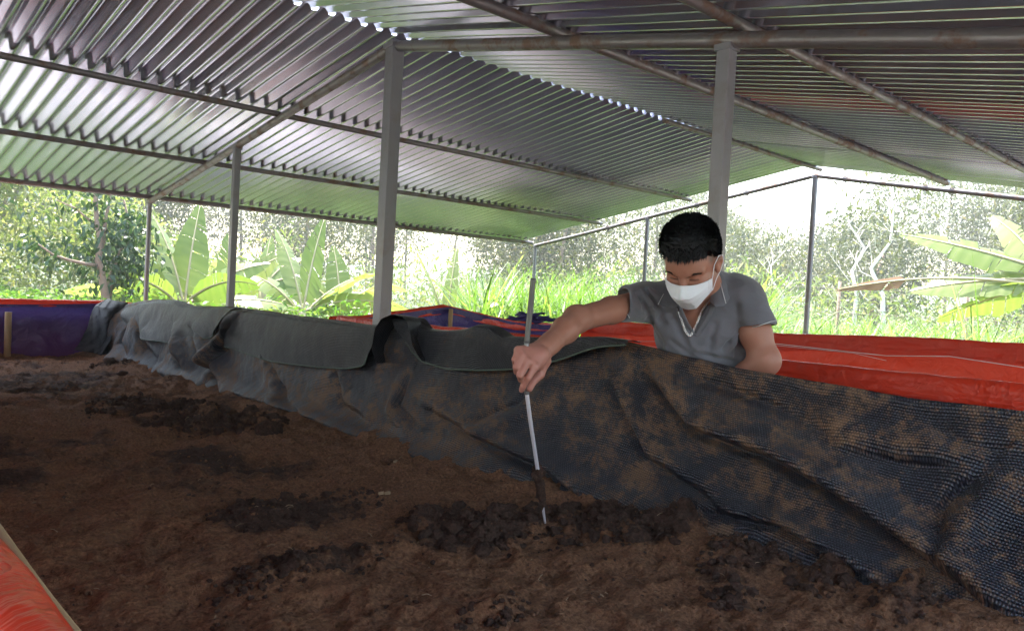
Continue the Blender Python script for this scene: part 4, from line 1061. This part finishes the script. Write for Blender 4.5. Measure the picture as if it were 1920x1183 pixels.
def rdir(n, up=0.): d = rng.normal(size=(n, 3)); d[:, 2] += up; return d/np.linalg.norm(d, axis=1)[:, None]
def blades(base, h, w, lean, droop, tint, seg=6):
    """long arching grass blades"""
    n = len(base); a = rng.uniform(0, 6.283, n); d = np.stack([np.cos(a), np.sin(a)], 1); sd = np.stack([-np.sin(a), np.cos(a)], 1)
    t = np.linspace(0, 1, seg)[None, :]
    hor = (lean[:, None]*t+droop[:, None]*t**2.6)*h[:, None]; ver = h[:, None]*(t-.5*(droop[:, None]*t**2.2)*np.minimum(1, t*1.4))
    X = base[:, 0:1]+d[:, 0:1]*hor; Y = base[:, 1:2]+d[:, 1:2]*hor; Z = base[:, 2:3]+ver
    ww = w[:, None]*np.minimum(1, (1.02-t)*2.2)*.5
    V = np.zeros((n, seg, 2, 3)); 
    for k, sg in ((0, -1), (1, 1)):
        V[:, :, k, 0] = X+sg*sd[:, 0:1]*ww; V[:, :, k, 1] = Y+sg*sd[:, 1:2]*ww; V[:, :, k, 2] = Z
    b = (np.arange(n)*seg*2)[:, None]+(np.arange(seg-1)*2)[None]
    b = b.ravel()
    return V.reshape(-1, 3), np.stack([b, b+1, b+3, b+2], 1), np.repeat(tint, seg*2)
def region(n, p0, p1, d0, d1):
    px = rng.uniform(p0, p1, n); d = d0+(d1-d0)*rng.uniform(0, 1, n)**.8
    a = yaw-np.arctan((px-960)/FPX); return np.stack([np.cos(a)*d, np.sin(a)*d, 0*d], 1), px, d
def stuff(name, sets, mat, label, cat):
    V, Fq, T = merge(sets); o = mk(name, V, Fq, mat, attrs={'tint': T}); tag(o, label, cat, kind='stuff'); return o
def clampshed(P):     # nothing grows inside the shed
    return (P[:, 0] > XF+.25) | (P[:, 1] > YE+.35)
# tall grass beyond the gable
S_ = []
B, px, d = region(5200, 880, 1420, 9.6, 16); B = B[clampshed(B)]; n = len(B)
S_.append(blades(B, rng.uniform(1.2, 2.35, n), rng.uniform(.014, .04, n), rng.uniform(.0, .3, n), rng.uniform(.2, .8, n), rng.uniform(.1, .8, n), 7))
B, px, d = region(15000, 1380, 2050, 9.6, 17); B = B[clampshed(B)]; n = len(B)
S_.append(blades(B, rng.uniform(.8, 1.6, n), rng.uniform(.014, .04, n), rng.uniform(.0, .4, n), rng.uniform(.2, .9, n), rng.uniform(.1, .95, n), 7))
B, px, d = region(160, 1400, 2000, 9.4, 12.); B = B[clampshed(B)]; n = len(B)
S_.append(blades(B, rng.uniform(1.4, 2.1, n), rng.uniform(.03, .06, n), rng.uniform(.05, .35, n), rng.uniform(.5, 1.1, n), rng.uniform(.3, .9, n), 8))
B, px, d = region(3600, 300, 900, 10.5, 17); B = B[clampshed(B)]; n = len(B)
S_.append(blades(B, rng.uniform(.5, 1.3, n), rng.uniform(.012, .03, n), rng.uniform(.0, .5, n), rng.uniform(.2, .9, n), rng.uniform(.2, 1, n), 6))
stuff('tall_grass', S_, GRASS, 'tall sunlit elephant grass growing in a belt beyond the shed', 'grass')
# low ferny undergrowth along the left side
S_ = []
for p0, p1, n, hmx in ((-250, 760, 26000, 1.12), (700, 1500, 9000, .7), (1450, 2100, 8000, .55)):
    B, px, d = region(n, p0, p1, 10.2, 15.5); ok = clampshed(B); B = B[ok]; n = len(B)
    top = hmx*(.55+.6*vnoise(B[:, 0]*1.3, B[:, 1]*1.3, 3)); B[:, 2] = top*rng.uniform(.1, 1, n)**.6
    S_.append(leafset(B, rdir(n, .4), rng.uniform(.05, .14, n), rng.uniform(.015, .045, n), np.clip(rng.normal(.5, .25, n), 0, 1), .4))
stuff('undergrowth', S_, FERN, 'bright green ferny undergrowth at the edge of the shed', 'undergrowth')
# the far wood: one mass of crowns and thin trunks
S_ = []; TR = []
nt_ = 120
for i in range(nt_):
    az_px = rng.uniform(-500, 2500); dist = rng.uniform(21, 40)
    c = spot(az_px, dist)
    top = np.interp(az_px, [-500, 300, 900, 1300, 1400, 1500, 1590, 1660, 1900, 2500], [9, 8.5, 7, 5.4, 4.0, 3.8, 4.1, 6.3, 6.6, 7.3])*rng.uniform(.86, 1.05)*(dist/30)**.75
    g0 = max(0, (dist-16)/120)**1.1*6
    n = 3600; q = rdir(n)*rng.uniform(.25, 1, n)[:, None]**.45
    rad = rng.uniform(1.3, 2.2)
    lump = 1+.35*np.sin(q[:, 0]*5+i)*np.sin(q[:, 1]*5+2*i)*np.sin(q[:, 2]*4+i)
    P = c+np.stack([q[:, 0]*rad*lump, q[:, 1]*rad*lump, top*.60+q[:, 2]*top*.42*lump], 1); P[:, 2] += g0
    ok = P[:, 2] > .3; P = P[ok]; n = len(P)
    S_.append(leafset(P, rdir(n, -.1), rng.uniform(.07, .17, n), rng.uniform(.03, .065, n), np.clip(rng.normal(.5, .25, n)+.1*math.sin(i*7), 0, 1), .3))
    if i % 2 == 0:
        TR.append(tube([c+[0, 0, g0-.3], c+[rng.uniform(-.2, .2), rng.uniform(-.2, .2), g0+top*.5], c+[rng.uniform(-.4, .4), rng.uniform(-.4, .4), g0+top*.85]], [.07, .05, .02], 6))
wood = stuff('far_wood', S_, WOOD, 'hazy olive wood of slender trees closing the view behind the grass', 'wood')
mk('trunks', *join(TR), BARK, wood)['kind'] = 'stuff'
# brushy slope under the wood
S_ = []
B, px, d = region(40000, -400, 2300, 15, 26); n = len(B); B[:, 2] = np.maximum(0, (d-16)/120)**1.1*6+rng.uniform(0, 1, n)**.7*(1.1+1.5*vnoise(px/60, d*.4, 8))
S_.append(leafset(B, rdir(n, .3), rng.uniform(.08, .2, n), rng.uniform(.02, .06, n), np.clip(rng.normal(.55, .28, n), 0, 1), .4))
stuff('scrub', S_, BUSH, 'pale sunlit scrub covering the slope below the wood', 'scrub')
# leafy sunlit canopy at the far left
S_ = []
for i in range(16):
    c = spot(rng.uniform(-300, 330), rng.uniform(14.5, 18)); n = 1500; q = rdir(n)*rng.uniform(.2, 1, n)[:, None]**.5
    P = c+q*np.array([1.2, 1.2, .9])+np.array([0, 0, rng.uniform(1.2, 3.4)])
    S_.append(leafset(P, rdir(n, -.2), rng.uniform(.06, .14, n), rng.uniform(.03, .06, n), np.clip(rng.normal(.6, .25, n), 0, 1), .4))
stuff('leafy_thicket', S_, BUSH, 'pale leafy thicket glowing in the sun at the far left', 'thicket')

# shrubby tree with dark glossy leaves, left
def dark_tree():
    base = spot(200, 11.2)
    t = empty('small_tree', tuple(base)); tag(t, 'small forked tree with dark glossy leaves beside the left corner of the shed', 'tree')
    D0 = 11.2
    def q(px, py, dd=0): v = ray(px, py); v = v/np.hypot(v[0], v[1])*(D0+dd); return np.array([v[0], v[1], v[2]+CAMZ])
    T1 = [base, q(198, 560), q(190, 510), q(184, 490), q(188, 450), q(182, 420), q(178, 360), q(180, 330)]
    T2 = [q(184, 490), q(194, 450, .1), q(198, 410, .1), q(206, 375, .2), q(210, 345, .2)]
    T3 = [q(182, 498), q(160, 495, -.2), q(130, 488, -.3), q(100, 478, -.4), q(72, 458, -.5)]
    T4 = [q(204, 560, .3), q(208, 520, .3), q(220, 480, .4), q(235, 450, .5), q(240, 410, .5), q(232, 375, .5)]
    T5 = [q(188, 440), q(170, 415), q(140, 390, -.2), q(105, 375, -.3)]
    br = [(T1, .055, .018), (T2, .03, .012), (T3, .026, .008), (T4, .038, .012), (T5, .018, .006)]
    mk('trunk', join([tube(P, np.linspace(a, b, len(P)), 8) for P, a, b in br])[0]-base, join([tube(P, np.linspace(a, b, len(P)), 8) for P, a, b in br])[1], BARK, t, True)
    Ps = []
    for P, w in ((T3, 60), (T3[2:], 90), (T2, 45), (T4, 330), (T4[1:4], 260), (T1[3:], 70), (T5, 90)):
        P = np.array(P); w = w//2; L = np.linspace(0, len(P)-1, w); seg = np.minimum(L.astype(int), len(P)-2); f = (L-seg)[:, None]
        Ps.append(P[seg]*(1-f)+P[seg+1]*f+rng.normal(0, .16, (w, 3)))
    for px, py, w, sp in ((100, 470, 60, .14), (65, 455, 40, .12), (150, 480, 70, .12), (140, 330, 70, .3), (210, 440, 180, .22), (245, 470, 260, .24), (225, 520, 160, .2), (215, 340, 120, .22), (60, 400, 50, .3), (250, 425, 110, .2)):
        Ps.append(q(px, py, .1)+rng.normal(0, sp*.8, (int(w*1.0), 3)))
    P = np.vstack(Ps); n = len(P)
    V, Fq, T = leafset(P, rdir(n, -.5), rng.uniform(.06, .12, n), rng.uniform(.032, .055, n), np.clip(rng.normal(.4, .25, n), 0, 1), .35)
    mk('crown', V-base, Fq, DARKL, t, attrs={'tint': T})
dark_tree()
# two pale bare trees on the right
def bare_tree(px, top_py, dist, label, seed):
    r = np.random.default_rng(seed); base = spot(px, dist, .2)
    v = ray(px, top_py); h = v[2]/np.hypot(v[0], v[1])*dist+CAMZ-.2
    P = [base+np.array([r.normal(0, .02)*k, r.normal(0, .02)*k, h*k/7]) for k in range(8)]
    parts = [tube(P, np.linspace(.062, .010, 8), 8)]
    for k in range(3, 8):
        for _ in range(2):
            a = r.uniform(0, 6.28); L = r.uniform(.4, 1.0)*(1.15-k/9); d = np.array([math.cos(a), math.sin(a), r.uniform(.5, 1.2)])
            p0 = P[k-1]+(P[k]-P[k-1])*r.uniform()
            Q = [p0, p0+d*L*.5+r.normal(0, .05, 3), p0+d*L+np.array([0, 0, .15])]
            parts.append(tube(Q, [.014, .008, .003], 5))
            for _ in range(3):
                q0 = Q[1]+(Q[2]-Q[1])*r.uniform(); parts.append(tube([q0, q0+r.normal(0, .16, 3)+np.array([0, 0, .18])], [.005, .002], 4))
    t = empty('bare_tree', tuple(base)); tag(t, label, 'tree')
    V, Fq = join(parts); mk('trunk', V-base, Fq, PALEBARK, t, True)
    n = 90; LP = np.vstack([P[-1]+r.normal(0, .5, (n, 3))-[0, 0, .4]]); V, Fq, T = leafset(LP, rdir(n), np.full(n, .14), np.full(n, .06), r.uniform(.3, 1, n), .3)
    mk('crown', V-base, Fq, WOOD, t, attrs={'tint': T})
bare_tree(1655, 355, 17, 'pale almost leafless tree, the taller of two behind the grass on the right', 3)
bare_tree(1600, 375, 19, 'pale bare slender tree just left of the taller leafless one', 5)
bare_tree(1461, 470, 20, 'short pale trunk standing at the wood edge beside the far gable post', 9)

# banana plants
def banana_leaf(p0, azim, L, W, rise, droop, tint, mat=None, torn=.25, twist=0, r=rng, start=2):
    ns = 26; t = np.linspace(0, 1, ns)
    d = np.array([math.cos(azim), math.sin(azim)]); hor = L*(t*math.cos(rise)+.12*t**2); ver = L*(t*math.sin(rise)-droop*t**2.2)
    M_ = np.stack([p0[0]+d[0]*hor, p0[1]+d[1]*hor, p0[2]+ver], 1); sd = np.array([-d[1]*math.cos(twist), d[0]*math.cos(twist), math.sin(twist)])
    w = W*.5*np.sin(np.clip((t-.10)/.92, 0, 1)**.62*math.pi)**.75
    Vs, Fs, Ts, k = [], [], [], 0
    for sg in (-1, 1):
        i = start
        while i < ns-1:
            j = min(ns-1, i+int(r.integers(1, 6))); gap = .0 if r.uniform() > torn else .35
            rows = range(i, j+1); fold = r.uniform(.1, .5)
            base = k
            for m in rows:
                ww = w[m]*(1-.1*r.uniform()); mm = M_[m].copy()
                if gap and m == j and j > i: mm = M_[m]*.75+M_[m-1]*.25
                for f in (0, .5, 1):
                    v = mm+sg*sd*ww*f+(M_[m]-M_[max(m-1, 0)])*(.9*f); v = v+np.array([0, 0, -fold*ww*f**1.6]); Vs.append(v); Ts.append(tint+(.08 if f == 0 else 0)+.12*math.sin(m*2.6)+r.normal(0, .04))
                k += 3
            for m in range(len(rows)-1):
                a = base+m*3; Fs += [(a, a+1, a+4, a+3), (a+1, a+2, a+5, a+4)]
            i = j if r.uniform() > .0 else j+1
    rib = tube(M_, np.linspace(.022, .005, ns), 5)
    return np.array(Vs), np.array(Fs), np.clip(Ts, 0, 1), rib
def banana(px, dist, label, leaves, stem_h=1., seed=1, stem_r=.09, mat=BAN, dry=()):
    r = np.random.default_rng(seed); base = spot(px, dist)
    t = empty('banana_plant', tuple(base)); tag(t, label, 'banana plant', 'banana plants beyond the shed')
    away = math.atan2(base[1], base[0])
    V, Fq = tube([base, base+[0, 0, stem_h*.5], base+[0, 0, stem_h]], [stem_r*1.15, stem_r, stem_r*.6], 10)
    mk('stem', V-base, Fq, STEM, t, True)
    for i, (side, rise, L, W, droop, tint, *st) in enumerate(leaves):
        az_ = away-math.pi/2*side+r.uniform(-.25, .25)+(0 if abs(side) > .5 else 0)
        p0 = base+np.array([0, 0, stem_h*r.uniform(.85, 1.)])
        Vl, Fl, Tl, rib = banana_leaf(p0, az_, L, W*1.15, rise, droop, tint, r=r, twist=r.uniform(-1.3, 1.3), torn=.6, start=st[0] if st else 2)
        o = mk('leaf', Vl-base, Fl, BAND if i in dry else mat, t, True, {'tint': Tl})
        mk('midrib', rib[0]-base, rib[1], STEM, o, True)
STEM = m_simple('banana stem', (.30, .22, .13), (.45, .42, .22), 7, .7)
L1 = [(.9, .9, 1.5, .42, .3, .6), (-.9, .9, 1.5, .42, .35, .5), (.3, 1.35, 1.7, .5, .1, .5), (-.4, 1.3, 1.6, .48, .15, .75), (1., .45, 1.5, .4, .35, .7), (-1., .4, 1.5, .4, .3, .8), (1.4, .7, 1.3, .4, .4, .3), (-1.5, .8, 1.3, .4, .4, .4), (.6, .7, 1.4, .38, .6, .35), (-.6, .6, 1.2, .36, .5, .6)]
banana(345, 12.0, 'large banana plant with broad upright leaves, right of the round corner post', L1, 1.0, 2)
banana(425, 13.0, 'banana plant with wide arching leaves directly behind the slim square post', [(.8, 1.1, 1.6, .5, .3, .8), (-.8, 1.0, 1.5, .5, .3, .7), (1, .5, 1.7, .42, .3, .9), (-1, .4, 1.4, .4, .3, .6), (.1, 1.4, 1.4, .5, .1, .5)], .9, 4)
banana(568, 12.5, 'banana plant with brown stem and drooping fan of leaves, left of the yellowing one', L1[:6], .95, 6)
banana(490, 13.8, 'young banana plant set back, between the slim square post and the drooping fan', [(.8, 1.0, 1.1, .32, .3, .4), (-.7, .8, 1.2, .34, .4, .9), (.2, 1.3, 1.0, .34, .1, .6), (-1.2, .4, 1.1, .3, .4, .5), (1.2, .5, 1.0, .3, .4, .2)], 1.3, 21)
banana(640, 13.0, 'banana plant with yellowing leaves just left of the thick ridge post', [(.8, .9, 1.4, .36, .5, .9), (-.9, .9, 1.3, .36, .4, .5), (-.3, 1.3, 1.3, .4, .1, .6), (1, .3, 1.2, .35, .3, 1.), (-1, .2, 1.1, .3, .3, .4)], .95, 8, dry=(3,))
banana(838, 12.5, 'banana plant with one tall pale leaf, just right of the ridge post', [(-.5, 1.25, 1.5, .42, .12, 1.), (.25, 1.4, 1.5, .22, .1, 1.), (.95, .85, 1.2, .34, .3, .4), (.9, .55, 1.0, .3, .3, .5), (-1, .4, .9, .3, .3, .5)], .85, 10, dry=(3,))
banana(1960, 10.6, 'banana plant with hanging dry leaf and torn green leaves at the right edge', [(-.95, .36, 1.5, .36, .06, .6), (-.95, .16, 1.95, .22, .22, .3, 17), (-.5, 1.0, 1.2, .40, .2, .95), (-1.1, .0, 1.2, .4, .15, .7), (.9, .6, 1.5, .4, .3, .5), (.2, 1.2, 1.5, .4, .2, .8), (-.8, -.25, 1.0, .4, .2, .5)], 1.95, 12, dry=(1,))
# clumps of lemongrass
def clump(px, dist, label, n, h, seed):
    base = spot(px, dist); t = tag(empty('grass_clump', tuple(base)), label, 'grass clump', 'fountain shaped grass clumps by the shed')
    B = base+np.stack([rng.normal(0, .10, n), rng.normal(0, .10, n), 0*np.ones(n)], 1)
    V, Fq, T = blades(B, rng.uniform(.6, 1., n)*h, rng.uniform(.010, .022, n), rng.uniform(.05, .75, n), rng.uniform(.1, .9, n), np.clip(rng.normal(.7, .25, n), 0, 1), 7)
    mk('blades', V-base, Fq, GRASS, t, attrs={'tint': T})
clump(455, 10.8, 'fountain shaped grass clump at the foot of the slim square post', 420, 1.25, 1)
clump(520, 11.3, 'yellowish grass clump leaning right of the slim square post', 260, 1.15, 2)
clump(868, 11.0, 'fine spiky grass clump right of the thick ridge post', 420, 1.2, 3)
clump(1845, 9.9, 'tall arching reed clump near the right edge in front of the banana', 60, 2.3, 4)
# fence wires strung beyond the shed
W_ = []
FENCE = empty('wire_fence', tuple(spot(1500, 12.5))); tag(FENCE, 'thin wire fence strung through the grass beyond the far gable', 'fence'); OFc = np.array(FENCE.location)
for k, z in enumerate((1.0, 1.35, 1.7)):
    pts = [spot(px, 12.5+.4*math.sin(px)) + np.array([0, 0, z]) for px in range(1100, 2100, 100)]
    W_.append(tube(pts, .004, 5))
V, Fq = join(W_); mk('wire', V-OFc, Fq, WIRE, FENCE)
for px in (1240, 1570, 1810):
    b = spot(px, 12.5+.4*math.sin(px)); V, Fq = tube([b, b+[0, 0, 1.8]], .022, 8); mk('fence_post', V-OFc, Fq, BARK, FENCE, True)
# ---------------------------------------------------------------- air
def haze():
    lo, hi = np.array([-60., -60., -1.2]), np.array([90., 90., 16.])
    V = [[x, y, z] for x in (lo[0], hi[0]) for y in (lo[1], hi[1]) for z in (lo[2], hi[2])]
    Fq = [(0, 1, 3, 2), (4, 6, 7, 5), (0, 4, 5, 1), (2, 3, 7, 6), (0, 2, 6, 4), (1, 5, 7, 3)]
    m = bpy.data.materials.new('haze'); m.use_nodes = True; t = m.node_tree; t.nodes.clear()
    o = t.nodes.new('ShaderNodeOutputMaterial'); v = t.nodes.new('ShaderNodeVolumePrincipled')
    v.inputs['Density'].default_value = .0038; v.inputs['Color'].default_value = (.95, .96, 1, 1); v.inputs['Anisotropy'].default_value = .3
    t.links.new(v.outputs[0], o.inputs['Volume']); tag(mk('haze', V, Fq, m), kind='stuff')
haze()
